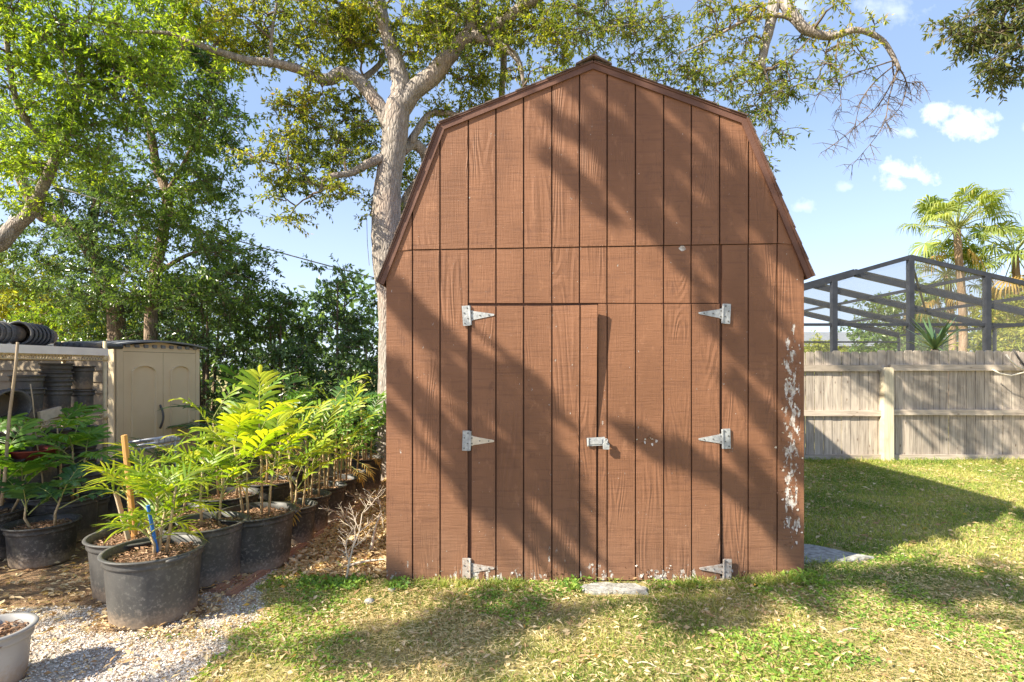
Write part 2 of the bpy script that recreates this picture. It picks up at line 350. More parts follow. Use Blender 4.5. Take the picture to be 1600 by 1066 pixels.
LF_OAK = leafmat("olive_yellow_leaf", [(0, (.07, .11, .03)), (.35, (.14, .19, .035)), (.6, (.26, .3, .04)), (.86, (.44, .42, .05)), (1, (.55, .36, .06))], .5, .42)
LF_OAKR = leafmat("grey_olive_leaf", [(0, (.05, .075, .03)), (.45, (.1, .13, .045)), (.75, (.19, .21, .06)), (1, (.36, .3, .08))], .42, .45)
LF_LEFT = leafmat("bright_green_leaf", [(0, (.08, .15, .035)), (.35, (.17, .27, .04)), (.7, (.33, .44, .05)), (1, (.5, .54, .08))], .52, .36, .45)
LF_MID = leafmat("mid_green_leaf", [(0, (.065, .12, .045)), (.5, (.12, .2, .055)), (.85, (.22, .32, .06)), (1, (.38, .46, .08))], .45, .3, .5)
LF_DARK = leafmat("glossy_dark_leaf", [(0, (.07, .12, .065)), (.5, (.12, .2, .09)), (.9, (.2, .3, .1)), (1, (.32, .4, .1))], .42, .28, .5)
LF_BRIGHTBACK = leafmat("sunny_yellow_green_leaf", [(0, (.12, .16, .03)), (.4, (.26, .3, .045)), (.8, (.42, .42, .08)), (1, (.5, .36, .08))], .45, .5)
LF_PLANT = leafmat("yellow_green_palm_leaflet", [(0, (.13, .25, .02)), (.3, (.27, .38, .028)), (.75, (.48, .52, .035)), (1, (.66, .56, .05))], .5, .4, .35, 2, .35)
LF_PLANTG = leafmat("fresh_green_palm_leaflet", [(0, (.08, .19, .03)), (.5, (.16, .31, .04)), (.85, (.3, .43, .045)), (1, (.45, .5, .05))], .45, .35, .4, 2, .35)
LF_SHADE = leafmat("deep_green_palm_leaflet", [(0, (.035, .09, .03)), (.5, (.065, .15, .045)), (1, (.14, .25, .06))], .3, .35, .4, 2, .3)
LF_PALM = leafmat("fan_palm_leaf", [(0, (.12, .18, .04)), (.5, (.24, .31, .07)), (.85, (.4, .43, .12)), (1, (.55, .46, .16))], .4, .5, .3, .8, .4)
LF_PALMDRY = leafmat("dry_fan_palm_leaf", [(0, (.2, .15, .06)), (.5, (.45, .3, .09)), (1, (.62, .4, .12))], .3, .7, .2)
LF_YUCCA = leafmat("grey_green_blade", [(0, (.05, .1, .05)), (1, (.13, .2, .09))], .15, .4)
M_GRASS = leafmat("lawn_blade", [(0, (.09, .16, .035)), (.35, (.18, .27, .055)), (.62, (.34, .39, .09)), (.82, (.54, .5, .18)), (1, (.66, .57, .3))], .35, .6, .2, .9, .45)
M_WEED = leafmat("weed_leaf", [(0, (.1, .21, .04)), (.5, (.22, .36, .06)), (1, (.42, .5, .1))], .35, .55, .25, 1.2, .35)
M_STRAW = leafmat("dry_straw", [(0, (.33, .25, .1)), (.5, (.6, .48, .24)), (1, (.8, .7, .44))], .2, .8, .1)
M_LITTER = leafmat("dead_leaf", [(0, (.3, .17, .09)), (.35, (.5, .35, .19)), (.8, (.7, .56, .36)), (.93, (.78, .64, .42)), (.95, (.7, .4, .1)), (1, (.75, .5, .08))], .2, .7, .15, 1, .1)
def mat_shell():
    t = NT("shell_gravel_chip"); g = t.N.new('ShaderNodeNewGeometry')
    return base_set(t, t.ramp(g.outputs['Random Per Island'], [(0, (.3, .2, .13)), (.22, (.46, .34, .24)), (.4, (.66, .57, .47)), (.7, (.78, .72, .64)), (1, (.9, .87, .82))]), .8, .2)
M_SHELL = mat_shell()
def mat_ground():
    t = NT("backyard_soil"); o = t.coord('World'); at = t.N.new('ShaderNodeAttribute'); at.attribute_name = 'zone'
    z = t.sep(at.outputs['Color']); n1 = t.noise(o, 2.5, 6); n2 = t.noise(o, 40, 5, .7); n3 = t.noise(o, 160, 3)
    lawn = t.ramp(n2, [(.3, (.19, .16, .06)), (.5, (.42, .34, .15)), (.7, (.6, .5, .28))]); lawn = t.mix(t.maprange(n1, .42, .62, 0, .55), lawn, (.24, .27, .07))
    grav = t.ramp(n3, [(.3, (.34, .28, .23)), (.6, (.68, .62, .55))]); mul = t.ramp(n2, [(.3, (.15, .09, .055)), (.55, (.34, .22, .13)), (.75, (.5, .36, .22))])
    col = t.mix(z[0], lawn, grav); col = t.mix(z[1], col, mul)
    return base_set(t, col, .95, .1, t.bump(t.math('ADD', n2, n3), .012, .8))
M_GROUND = mat_ground()

# ------------------------------------------------------------------ ground
GB = [(-1.5, 2.0), (-1.60, 2.69), (-1.74, 3.43), (-1.76, 4.07), (-1.74, 4.64), (-1.66, 5.4), (-1.68, 7.0)]
def gravel_edge(y): return np.interp(y, [p[1] for p in GB], [p[0] for p in GB])
def zones(x, y):
    x = np.asarray(x, float); y = np.asarray(y, float); nn = (fnoise(x * 3, y * 3, 9) - .5) * .55 + (fnoise(x * 9, y * 9, 19) - .5) * .25
    e = gravel_edge(y) + nn
    left_lim = np.interp(y, [2.5, 3.2, 3.6, 3.9, 8], [-6, -6, -2.35, -1.9, -1.9])
    grav = sstep(.03, -.03, x - e) * sstep(-.05, .05, x - left_lim + nn * .6) * sstep(6.6, 5.4, y)
    patch = sstep(.46, .6, fnoise(x * 2.6, y * 2.6, 21)) * sstep(-1.5, -1.9, x) * sstep(3.0, 3.3, y)
    grav = grav * (1 - .85 * patch)
    mul = np.maximum(sstep(.0, -.06, x - left_lim), patch) * sstep(14, 12, y)
    m2 = sstep(-.9, -1.0, x + (nn) * .5) * (1 - grav) * sstep(3.95, 4.35, y + nn * 1.5 + (x + 1.3) * .3) * sstep(11, 9, y)
    mul = np.maximum(mul, m2) * np.where(x < -.6, 1, 0)
    return grav, np.clip(mul, 0, 1)
def build_ground():
    xs = np.concatenate([[-400, -150, -60, -30, -18], np.arange(-12, 12.01, .06), [18, 30, 60, 150, 400]])
    ys = np.concatenate([[-400, -100, -30, -12], np.arange(-6, 2, .5), np.arange(2, 9.5, .06), np.arange(9.5, 20, .6), [30, 60, 150, 500]])
    X, Y = np.meshgrid(xs, ys); Z = gz(X, Y) * (np.abs(X) < 14)
    V = np.stack([X, Y, Z], -1).reshape(-1, 3); nx, ny = len(xs), len(ys)
    i = np.arange(nx * ny).reshape(ny, nx); Fc = np.stack([i[:-1, :-1], i[:-1, 1:], i[1:, 1:], i[1:, :-1]], -1).reshape(-1, 4)
    m = MB(); m.arrays(V, Fc); o = m.build('ground', M_GROUND, smooth=True); tag(o, kind='structure')
    g, mu = zones(V[:, 0], V[:, 1]); c = np.stack([g, mu, g * 0, g * 0 + 1], -1)
    a = o.data.color_attributes.new('zone', 'FLOAT_COLOR', 'POINT'); a.data.foreach_set('color', c.astype(np.float32).ravel())
build_ground()

def under_shed(x, y): return ((x > .47) & (x < .94) & (y > 3.68) & (y < 3.92)) | ((x > 2.2) & (x < 2.75) & (y > 4.15 + .0 * x) & (y < 4.55) & (y > 4.62 - .5 * (x - 1.9) * 1.0 - .25)) | (x > -.95) & (x < 2.14) & (y > 3.93) & (y < 8.4)
def blades(m, n, xr, yr, dens, hgt, wid, seed, lean=.6, zoff=0):
    r = np.random.default_rng(seed); x = r.uniform(*xr, n); y = r.uniform(*yr, n)
    keep = (r.random(n) < dens(x, y)) & ~under_shed(x, y) & (np.abs(x) < y * .97 + .4); x = x[keep]; y = y[keep]; n = len(x)
    a = r.uniform(0, 2 * np.pi, n); h = hgt * r.uniform(.4, 1.25, n); w = wid * r.uniform(.7, 1.3, n) / 2; ln = r.uniform(.1, lean * 1.6, n); b = r.uniform(0, 2 * np.pi, n)
    p = np.stack([x, y, gz(x, y) + zoff], -1); s = np.stack([np.cos(a), np.sin(a), 0 * a], -1) * w[:, None]; d = np.stack([np.cos(b) * ln, np.sin(b) * ln, np.ones(n)], -1)
    d /= np.linalg.norm(d, axis=1)[:, None]; mid = p + d * (h * .55)[:, None]; d2 = d + np.stack([np.cos(b) * .5, np.sin(b) * .5, -.35 + 0 * b], -1); tip = mid + d2 * (h * .5)[:, None]
    V = np.stack([p - s, p + s, mid + s * .8, mid - s * .8, tip], 1).reshape(-1, 3); k = np.arange(n)[:, None] * 5
    m.arrays(V, np.concatenate([k + 0, k + 1, k + 2, k + 3], 1)); m.arrays(np.zeros((0, 3)), np.zeros((0, 3)))
    b0 = m.n - 5 * n; tri = (np.concatenate([k + 3, k + 2, k + 4], 1) + b0).tolist(); m.f.extend(map(tuple, tri)); m.mi.extend([m.cur] * n)
def leaf_quads(p, d, nrm, L, W, fold=0.0):
    """diamond leaves: p base, d direction, nrm rough normal"""
    d = d / np.linalg.norm(d, axis=1)[:, None]; s = np.cross(d, nrm); s /= (np.linalg.norm(s, axis=1)[:, None] + 1e-9)
    up = np.cross(s, d)
    mid = p + d * (L * .45)[:, None]; tip = p + d * L[:, None] - up * (L * .12)[:, None]
    V = np.stack([p, mid + s * W[:, None] * .5 + up * (W * .12)[:, None], tip, mid - s * W[:, None] * .5 + up * (W * .12)[:, None]], 1).reshape(-1, 3)
    k = np.arange(len(p))[:, None] * 4; return V, np.concatenate([k, k + 1, k + 2, k + 3], 1)
def flat_leaves(m, n, xr, yr, dens, L, W, seed, zoff=.008, tilt=.35):
    r = np.random.default_rng(seed); x = r.uniform(*xr, n); y = r.uniform(*yr, n)
    keep = (r.random(n) < dens(x, y)) & ~under_shed(x, y) & (np.abs(x) < y * .97 + .4); x = x[keep]; y = y[keep]; n = len(x); a = r.uniform(0, 2 * np.pi, n)
    p = np.stack([x, y, gz(x, y) + zoff + r.random(n) * .015], -1); d = np.stack([np.cos(a), np.sin(a), r.uniform(-.15, tilt, n)], -1)
    nr = np.stack([r.normal(0, tilt, n), r.normal(0, tilt, n), np.ones(n)], -1); V, Fc = leaf_quads(p, d, nr, L * r.uniform(.5, 1.3, n), W * r.uniform(.6, 1.3, n)); m.arrays(V, Fc)

def lawnness(x, y):
    g, mu = zones(x, y); l = (1 - g) * (1 - mu * .97); return l
def dgrass(x, y):
    l = lawnness(x, y); clump = sstep(.46, .66, fnoise(x * 1.9, y * 1.9, 3)) * .8 + .2 * sstep(.45, .6, fnoise(x * 6, y * 6, 4))
    back = sstep(3.7, 4.6, y) * sstep(1.8, 2.2, x); clump = np.clip(clump + .7 * back, 0, 1); return l * np.clip(.1 + clump * .78, 0, 1)
m = MB()
blades(m, 120000, (-2.2, 4.2), (2.4, 4.1), dgrass, .04, .0042, 11, .9)
blades(m, 150000, (1.9, 10), (4.0, 8.8), dgrass, .05, .007, 12, .8)
blades(m, 9000, (2.1, 2.6), (3.7, 8.8), lambda x, y: x * 0 + .8, .09, .006, 13, .7)
blades(m, 7000, (-1.2, 2.3), (3.80, 3.96), lambda x, y: sstep(.45, .7, fnoise(x * 4, y * 0, 8)), .07, .006, 14, .6)
blades(m, 6000, (2.0, 10), (8.45, 8.8), lambda x, y: x * 0 + .5, .1, .008, 15, .5)
blades(m, 1800, (-1.6, 4.2), (2.5, 4.0), lambda x, y: lawnness(x, y) * sstep(.55, .7, fnoise(x * 3.1, y * 3.1, 57)), .085, .006, 16, .8)
tag(m.build('lawn_grass', M_GRASS), 'thin patchy green lawn grass growing over the yard', 'grass', kind='stuff')
m = MB()
dweed = lambda x, y: lawnness(x, y) * sstep(.46, .66, fnoise(x * 2.3, y * 2.3, 31)) 
flat_leaves(m, 36000, (-2.0, 3.4), (2.4, 4.3), dweed, .03, .016, 21, .012, .8)
flat_leaves(m, 2600, (-1.5, 2.2), (3.72, 3.95), lambda x, y: sstep(.5, .7, fnoise(x * 3, y * 0, 77)), .04, .022, 22, .03, 1.2)
tag(m.build('ground_weeds', M_WEED), 'small broad-leaved green weeds spreading through the lawn before the shed', 'weeds', kind='stuff')
m = MB()
dst = lambda x, y: lawnness(x, y) * (.35 + .65 * sstep(.62, .4, fnoise(x * 1.7, y * 1.7, 3)))
flat_leaves(m, 60000, (-2.0, 4.2), (2.4, 4.2), dst, .045, .005, 23, .012, .4); flat_leaves(m, 16000, (2, 9.5), (4.2, 8.8), dst, .06, .008, 24, .008, .3)
tag(m.build('dry_straw', M_STRAW), 'dry tan straw and dead grass lying over the lawn', 'straw', kind='stuff')
m = MB()
dlit = lambda x, y: np.clip(.25 + .6 * fnoise(x * 2, y * 2, 41), 0, 1) * np.where((zones(x, y)[0] > .5), .8, 1) * np.where(zones(x, y)[1] > .4, 1, .36)
flat_leaves(m, 19000, (-3.2, 4.2), (2.4, 4.3), dlit, .042, .017, 25, .016, .6)
flat_leaves(m, 9000, (-1.75, -.93), (4.0, 8.0), lambda x, y: x * 0 + 1, .06, .03, 26, .012, .6)
flat_leaves(m, 6000, (-5.5, -1.9), (3.3, 8.0), lambda x, y: x * 0 + .8, .06, .025, 27, .012, .4)
flat_leaves(m, 3500, (2.2, 9), (4.3, 8.8), lambda x, y: x * 0 + .6, .06, .025, 28, .015, .4)
flat_leaves(m, 700, (-3.2, 4.2), (2.4, 4.3), lambda x, y: x * 0 + .5, .055, .022, 29, .018, .7)
tag(m.build('leaf_litter', M_LITTER), 'brown and orange dead leaves scattered over the mulch, gravel and lawn', 'dead leaves', kind='stuff')
def build_gravel():
    r = np.random.default_rng(5); n = 70000; x = r.uniform(-3.6, -1.2, n); y = r.uniform(2.3, 6.4, n); g, _ = zones(x, y)
    keep = (r.random(n) < g * (.4 + .6 * (y < 5))) & (np.abs(x) < y * .97 + .3); x = x[keep]; y = y[keep]; n = len(x); print('gravel', n)
    s = r.uniform(.004, .0105, n); ax = s[:, None] * r.uniform(.6, 1.3, (n, 1)); ay = s[:, None] * r.uniform(.4, 1, (n, 1)); az = s[:, None] * r.uniform(.15, .5, (n, 1))
    A = r.normal(size=(n, 3)) * .45; A[:, 2] += 1; A /= np.linalg.norm(A, axis=1)[:, None]; t = r.normal(size=(n, 3)); u = np.cross(A, t); u /= np.linalg.norm(u, axis=1)[:, None]; w = np.cross(A, u)
    c = np.stack([x, y, gz(x, y) + .003 + r.random(n) * .006], -1)
    V = np.stack([c + u * ax, c + w * ay, c - u * ax * r.uniform(.5, 1, (n, 1)), c - w * ay, c + A * az, c - A * az], 1).reshape(-1, 3); k = np.arange(n)[:, None] * 6
    Fc = np.concatenate([np.concatenate([k + a, k + b, k + cc], 1) for a, b, cc in [(0, 1, 4), (1, 2, 4), (2, 3, 4), (3, 0, 4), (1, 0, 5), (2, 1, 5), (3, 2, 5), (0, 3, 5)]], 0)
    m = MB(); m.arrays(V, Fc); tag(m.build('shell_gravel', M_SHELL), 'white crushed shell gravel strip beside the potted palms', 'gravel', kind='stuff')
build_gravel()
# ------------------------------------------------------------------ the brown gambrel shed
S = 214.1
def FX(px): return (px - 800) / S
def FZ(py): return H - (py - CY) / S
DEPTH = 4.3
PROF = [(FX(602), FZ(443)), (FX(692), FZ(203)), (FX(926), FZ(108)), (FX(1160), FZ(193)), (FX(1256), FZ(433))]
XL, XR = FX(603), FX(1256)
def prof_z(x):
    xs = [p[0] for p in PROF]; zs = [p[1] for p in PROF]; return float(np.interp(x, xs, zs))
GR = [688, 732, 775, 818, 862, 905, 948, 992, 1036, 1079, 1123, 1168, 1213]       # grooves
GR = [645] + GR
shed = thing('gambrel_shed', (SHED_X, FY, 0), 'brown painted wooden barn shed with gambrel roof and double doors', 'shed')
def seam_z(x): return FZ(391 - (x - FX(645)) * (10 / (FX(1230) - FX(645))))
def plank(m, x0, x1, zb, zt, y0=0, nrow=10, warp=None, thick=.012, bow=.0):
    """one board face between grooves: zb, zt are functions of x"""
    xs = sorted(set([x0 + .0055, x1 - .0055] + [p[0] for p in PROF[1:4] + [(FX(621.5), 0), (FX(1235), 0)] if x0 + .01 < p[0] < x1 - .01] + ([(x0 + x1) / 2] if warp else [])))
    cols = len(xs); V = []; 
    for side in (0, 1):
        for j in range(nrow + 1):
            for x in xs:
                z = zb(x) + (zt(x) - zb(x)) * j / nrow
                y = FY + y0 - (0 if side else thick) - (warp(x, z) if warp else 0)
                V.append((x, y, z))
    f = []; o = (nrow + 1) * cols
    for j in range(nrow):
        for i in range(cols - 1):
            a = j * cols + i; f.append((a, a + 1, a + cols + 1, a + cols)); f.append((o + a, o + a + cols, o + a + cols + 1, o + a + 1))
        a = j * cols; f.append((a, a + cols, o + a + cols, o + a)); a = j * cols + cols - 1; f.append((a, o + a, o + a + cols, a + cols))
    for i in range(cols - 1):
        f.append((i, o + i, o + i + 1, i + 1)); a = nrow * cols + i; f.append((a, a + 1, o + a + 1, o + a))
    m.add(V, f)
DL, DR, DM, DT = FX(735), FX(1125), FX(932.5), FZ(475)
def build_shed():
    edges = [XL] + [FX(g) for g in GR] + [XR]
    mu = MB(); ml = MB(); mg = MB()
    for a, b in zip(edges[:-1], edges[1:]):
        if b <= XL: continue
        plank(mu, a, b, lambda x: min(seam_z(x) + .002, prof_z(x) - .01), lambda x: prof_z(x) - .004, -.006)
        mid = (a + b) / 2
        top = lambda x: min(seam_z(x) - .004, prof_z(x) - .004)
        if DL - .02 < mid < DR + .02: plank(ml, a, b, lambda x: DT + .006, top)
        else: plank(ml, max(a, DR + .006) if abs(a - FX(1123)) < .001 else a, min(b, DL - .006) if abs(b - FX(732)) < .001 else b, lambda x: FZ(907) + (0.03 if x > FX(1130) else 0), top, nrow=14)
    mu.build('upper_siding', M_SIDE, shed); ml.build('lower_siding', M_SIDE, shed)
    # backing sheet behind the grooves, with side and back walls
    f = lambda u, v, w: (u, w, v)
    poly = [(XL + .01, .03)] + [(p[0] + (.01 if i < 2 else -.01 if i > 2 else 0), p[1] - .012) for i, p in enumerate(PROF)] + [(XR - .01, .06)]
    mg.prism(poly, FY + .0005, FY + .012, f); mg.build('wall_backing', M_GROOVE, shed)
    for nm, x in (('side_wall', XL), ('side_wall', XR)):
        mm = MB(); ztop = prof_z(x) - .02; n = int(DEPTH / .2032); sgn = -1 if x == XL else 1
        for i in range(n):
            y = FY + .004 + i * .2032; mm.box((x - sgn * .011, y + .1, ztop / 2 + .02), (.02, .196, ztop - .04))
        mm.box((x - sgn * .03, FY + .03 + n * .1016, ztop / 2 + .02), (.016, n * .2032 - .05, ztop - .05))
        mm.build(nm, M_SIDE, shed)
    mb = MB(); mb.prism(poly, FY + DEPTH - .05, FY + DEPTH - .03, f); mb.build('back_wall', M_SIDE, shed)
    # doors
    hz = DT - .03
    def warpL(x, z):
        t = max(0, (x - (DM - .42)) / .42); u = max(0, min(1, (z - FZ(700)) / (DT - FZ(700)))); return .065 * t ** 1.6 * u ** .9 if t > 0 else 0
    def warpR(x, z):
        t = max(0, 1 - (DR - x) / .5); u = max(0, min(1, (FZ(690) - z) / (FZ(690) - FZ(900)))); return .014 * t * u
    for side in (0, 1):
        mm = MB(); w = warpL if side == 0 else warpR
        ed = ([DL + .006] + [FX(g) for g in GR if 740 < g < 930] + [DM - .003]) if side == 0 else ([DM + .003] + [FX(g) for g in GR if 940 < g < 1120] + [DR - .006])
        for a, b in zip(ed[:-1], ed[1:]): plank(mm, a, b, lambda x: FZ(905), lambda x: DT - .002 if side else DT - .016, -.008, 24, w)
        # backing of the door so grooves are dark but closed
        x0, x1 = ed[0] + .003, ed[-1] - .003; V = []; Fc = []
        xs = np.linspace(x0, x1, 9); zs = np.linspace(FZ(905) + .003, DT - .02, 12)
        for z in zs:
            for x in xs: V.append((x, FY - .0105 - w(x, z) + .003, z))
        for j in range(11):
            for i in range(8): a = j * 9 + i; Fc.append((a, a + 1, a + 10, a + 9))
        mm.cur = 1; mm.add(V, Fc)
        d = mm.build('door', [M_SIDE, M_GROOVE], shed); d['label'] = 'brown door leaf bowed outward at its top inner corner' if side == 0 else 'brown door leaf with peeling bottom edge'
        for k, py in enumerate((494, 688, 886)):
            hinge(d, side, FZ(py - (3 if side and k < 2 else 0)), k)
        if side == 0: latch(d)
def hinge(door, side, z, k):
    sg = 1 if side == 0 else -1; xp = (DL - .002) if side == 0 else (DR + .012)
    y = FY - (.042 if (side == 1 and k == 2) else .024)
    hm = MB(); m0 = M_RUST if k == 2 else M_GALV
    tilt = (-.07, .03, .0)[k] if side == 0 else (.05, -.04, .03)[k]
    R = Matrix.Rotation(tilt, 3, 'Y'); c = Vector((xp - sg * .028, y, z))
    hm.box(c, (.052, .007, .145), R); hm.tube([c + R @ Vector((sg * .03, -.004, -.07)), c + R @ Vector((sg * .03, -.004, .07))], .0085, 10)
    for sz in (-.055, -.02, .02, .055):
        hm.cur = 2; q = c + R @ Vector((-sg * (.012 if sz in (-.055, .02) else -.012), 0, sz)); hm.tube([q + Vector((0, -.003, 0)), q + Vector((0, -.008, 0))], .005, 8)
    hm.cur = 1
    pts = [(.034, .036), (.05, .036), (.052, .032), (.2, .007), (.206, 0), (.2, -.007), (.052, -.032), (.05, -.036), (.034, -.036)]
    R2 = Matrix.Rotation(tilt * .5 * (1 if side == 0 else 1), 3, 'Y')
    def f(u, v, w): return c + R2 @ Vector((sg * u, w, v))
    hm.prism(pts if sg > 0 else pts[::-1], -.001, .005, f)
    for u, v in ((.043, .02), (.043, -.02), (.1, 0), (.165, 0)):
        hm.cur = 2; q = f(u, v, 0); hm.tube([q + Vector((0, .002, 0)), q + Vector((0, -.006, 0))], .0048, 8)
    o = hm.build('strap_hinge', [m0, (M_HTAN if (side == 0 and k == 1) else m0), M_DARK], door)
    if k == 2: o['label'] = 'rusty strap hinge at the door foot'
def latch(door):
    y = FY - .03; m = MB(); z = FZ(690); xa, xb = FX(916), FX(944); R = Matrix.Rotation(-.06, 3, 'Y')
    c = Vector(((xa + xb) / 2, y - .004, z + .004)); m.box(c, (xb - xa, .006, .06), R); m.box(c + Vector((0, -.006, 0)), (xb - xa - .045, .005, .034), R)
    m.tube([(xa + .01, y - .008, z - .022), (xa + .01, y - .008, z + .03)], .008, 10)
    m.cur = 1
    for dz in (-.014, .02): m.tube([(xa + .022, y - .004, z + dz), (xa + .022, y - .012, z + dz)], .005, 8)
    m.build('hasp', [M_GALV, M_DARK], door)
    p = MB(); xc = xb + .004
    p.tube([(xc - .011, y - .03, z - .005), (xc - .011, y - .03, z + .016), (xc - .006, y - .03, z + .026), (xc + .006, y - .03, z + .026), (xc + .011, y - .03, z + .016), (xc + .011, y - .03, z - .005)], .004, 8)
    p.box((xc, y - .022, z + .006), (.012, .05, .018)); 
    prof = [(xc - .02, z - .048), (xc + .02, z - .048), (xc + .022, z - .044), (xc + .022, z - .01), (xc + .018, z - .004), (xc - .018, z - .004), (xc - .022, z - .01), (xc - .022, z - .044)]
    p.prism(prof, y - .038, y - .02, lambda u, v, w: (u, w, v)); p.build('padlock', M_GALV, door)
def build_roof():
    O = [(FX(594), FZ(443)), (FX(688), FZ(198)), (FX(926), FZ(102)), (FX(1163), FZ(188)), (FX(1265), FZ(434))]
    I = [(FX(601), FZ(446)), (FX(695), FZ(205)), (FX(926), FZ(111)), (FX(1156), FZ(195)), (FX(1258), FZ(437))]
    f = lambda u, v, w: (u, w, v)
    for k in range(4):
        a, b, c, d = O[k], O[k + 1], I[k + 1], I[k]; m = MB()
        e = .0025 * (k % 2)
        m.prism([a, b, c, d], FY - .031 - e, FY - .0185, f)
        # narrow drip board above it
        n = Vector((-(b[1] - a[1]), b[0] - a[0])).normalized(); t = .012
        m.prism([(a[0] + n.x * .001, a[1] + n.y * .001), (b[0] + n.x * .001, b[1] + n.y * .001), (b[0] + n.x * t, b[1] + n.y * t), (a[0] + n.x * t, a[1] + n.y * t)], FY - .038 - e, FY - .02, f)
        m.build('rake_trim', M_TRIM, shed)
        # stepped shingle courses
        s = MB(); A = Vector(a) + n * (t + .001); B = Vector(b) + n * (t + .001); low, hi = (A, B) if A.y < B.y else (B, A)
        Lg = (hi - low).length; dv = (hi - low) / Lg; nc = int(Lg / .13) + 1; rr = random.Random(k)
        for i in range(nc):
            p0 = low + dv * (i * Lg / nc); p1 = low + dv * min(Lg, (i + 1.25) * Lg / nc); th = .008 + rr.random() * .003
            q = [p0, p1, p1 + n * .002, p0 + n * th]; yy = FY - .042 - rr.random() * .008
            s.prism([tuple(v) for v in q], yy, FY + DEPTH + .05, f)
        s.build('shingle_slope', M_SHINGLE, shed)
        u = MB(); u.prism([(a[0] + n.x * .0, a[1] - .004), (b[0], b[1] - .004), (b[0] - n.x * .03, b[1] - .004 - n.y * .03), (a[0] - n.x * .03, a[1] - .004 - n.y * .03)], FY - .012, FY + DEPTH, f); u.build('roof_deck', M_GROOVE, shed)
    m = MB(); a = O[2]; m.prism([(a[0] - .13, a[1] - .03), (a[0], a[1] + .036), (a[0] + .13, a[1] - .03), (a[0] + .13, a[1] - .018), (a[0], a[1] + .05), (a[0] - .13, a[1] - .018)], FY - .062, FY + DEPTH + .05, f); m.build('ridge_cap', M_SHINGLE, shed)
    m = MB(); m.prism([(a[0] - .0, a[1] - .012), (a[0] + .05, a[1] - .05), (a[0] + .03, a[1] - .08), (a[0] - .012, a[1] - .04)], FY - .07, FY - .018, f); 
    m = MB()
    m.box((SHED_X, FY + .03, .012), (XR - XL - .02, .06, .085)); 
    m.build('skid_beam', M_SKID, shed)
build_shed(); build_roof()
def flakes():
    r = random.Random(12); m = MB()
    spots = [(r.gauss(FX(1234), .045), r.uniform(.25, 1.75), 1) for _ in range(110)] + [(r.uniform(XL + .03, XR - .03), abs(r.gauss(0, .045)) + .02, 0) for _ in range(70)] + [(r.gauss(FX(1045), .16), abs(r.gauss(.06, .025)), 0) for _ in range(60)] + [(r.gauss(FX(1012), .05), r.gauss(FZ(686), .018), 0) for _ in range(14)]
    for (x, z, w) in spots:
        if not (XL + .02 < x < XR - .02): continue
        a = r.uniform(-.5, .5); h = r.uniform(.006, .022); wd = r.uniform(.004, .011); y = FY - (.0225 if DL < x < DR else .0145); up = r.random() < .6
        u = Vector((math.sin(a), 0, math.cos(a))) * (1 if up else -1); sd = Vector((math.cos(a), 0, -math.sin(a))); p = Vector((x, y, z)); m.cur = 0 if r.random() < .6 else 1
        c1 = p + u * h * .6 + Vector((0, -r.uniform(.001, .003), 0)); c2 = p + u * h + Vector((0, -r.uniform(.003, .009), 0))
        m.add([p - sd * wd, p + sd * wd, c1 + sd * wd * .9, c1 - sd * wd * .7, c2 + sd * wd * .3, c2 - sd * wd * .4], [(0, 1, 2, 3), (3, 2, 4, 5)])
    tag(m.build('paint_flakes', [M_SIDE, M_FLAKE], shed), kind='stuff')
M_FLAKE = simple("pale_primer_flake", (.5, .44, .38), (.68, .62, .56), 30, .8)
flakes()

# ------------------------------------------------------------------ slabs, stones, edging
def slab(name, pts, h, label, cat, mat, z=None):
    m = MB(); n = len(pts); c = sum((Vector((p[0], p[1], 0)) for p in pts), Vector()) / n; r = random.Random(len(label))
    zb = float(gz(c.x, c.y)) - .02 if z is None else z
    V = []; N2 = 4
    ring = []
    for i in range(n):
        for j in range(N2):
            a = Vector((pts[i][0], pts[i][1], 0)); b = Vector((pts[(i + 1) % n][0], pts[(i + 1) % n][1], 0)); p = a.lerp(b, j / N2) + Vector((r.uniform(-.008, .008), r.uniform(-.008, .008), 0)); ring.append(p)
    k = len(ring)
    for (sc_, zz) in ((1, zb), (1, zb + h - .01), (.975, zb + h)):
        for p in ring: V.append(c + (p - c) * sc_ + Vector((0, 0, zz + (r.uniform(-.003, .003)))))
    V = [Vector((v.x, v.y, v.z)) for v in V]
    f = [(a * k + i, a * k + (i + 1) % k, (a + 1) * k + (i + 1) % k, (a + 1) * k + i) for a in range(2) for i in range(k)] + [tuple(2 * k + i for i in range(k))]
    m.add(V, f); return tag(m.build(name, mat), label, cat)
slab('stepping_slab', [(.47, 3.84), (.50, 3.74), (.62, 3.71), (.78, 3.73), (.93, 3.72), (.95, 3.80), (.88, 3.87), (.6, 3.89)], .038, 'thin pale concrete stepping slab in the grass at the foot of the shed doors', 'paving slab', M_CONC)
slab('concrete_slab', [(2.16, 4.12), (2.55, 4.14), (2.82, 4.22), (2.5, 4.5), (2.17, 4.6)], .06, 'flat grey concrete slab in shade at the right corner of the shed', 'paving slab', M_CONC)
def stone(px, py, r, label, seed):
    g = G(px, py); rr = random.Random(seed); m = MB(); prof = [(0.001, -r * .6)] + [(r * math.cos(a), r * .8 * math.sin(a)) for a in np.linspace(-.9, 1.4, 7)] + [(.001, r * .82)]
    m.lathe(prof, (g.x, g.y, float(gz(g.x, g.y)) + r * .5), 12, lambda a, z: .12 * math.sin(2 * a + seed) + .06 * math.sin(5 * a + z * 60)); tag(m.build('stone', M_CONC, smooth=True), label, 'stone')
stone(577, 945, .032, 'small round pale stone in the lawn between the gravel and the shed', 1)
stone(612, 925, .026, 'white pebble lying at the left front corner of the shed', 2)
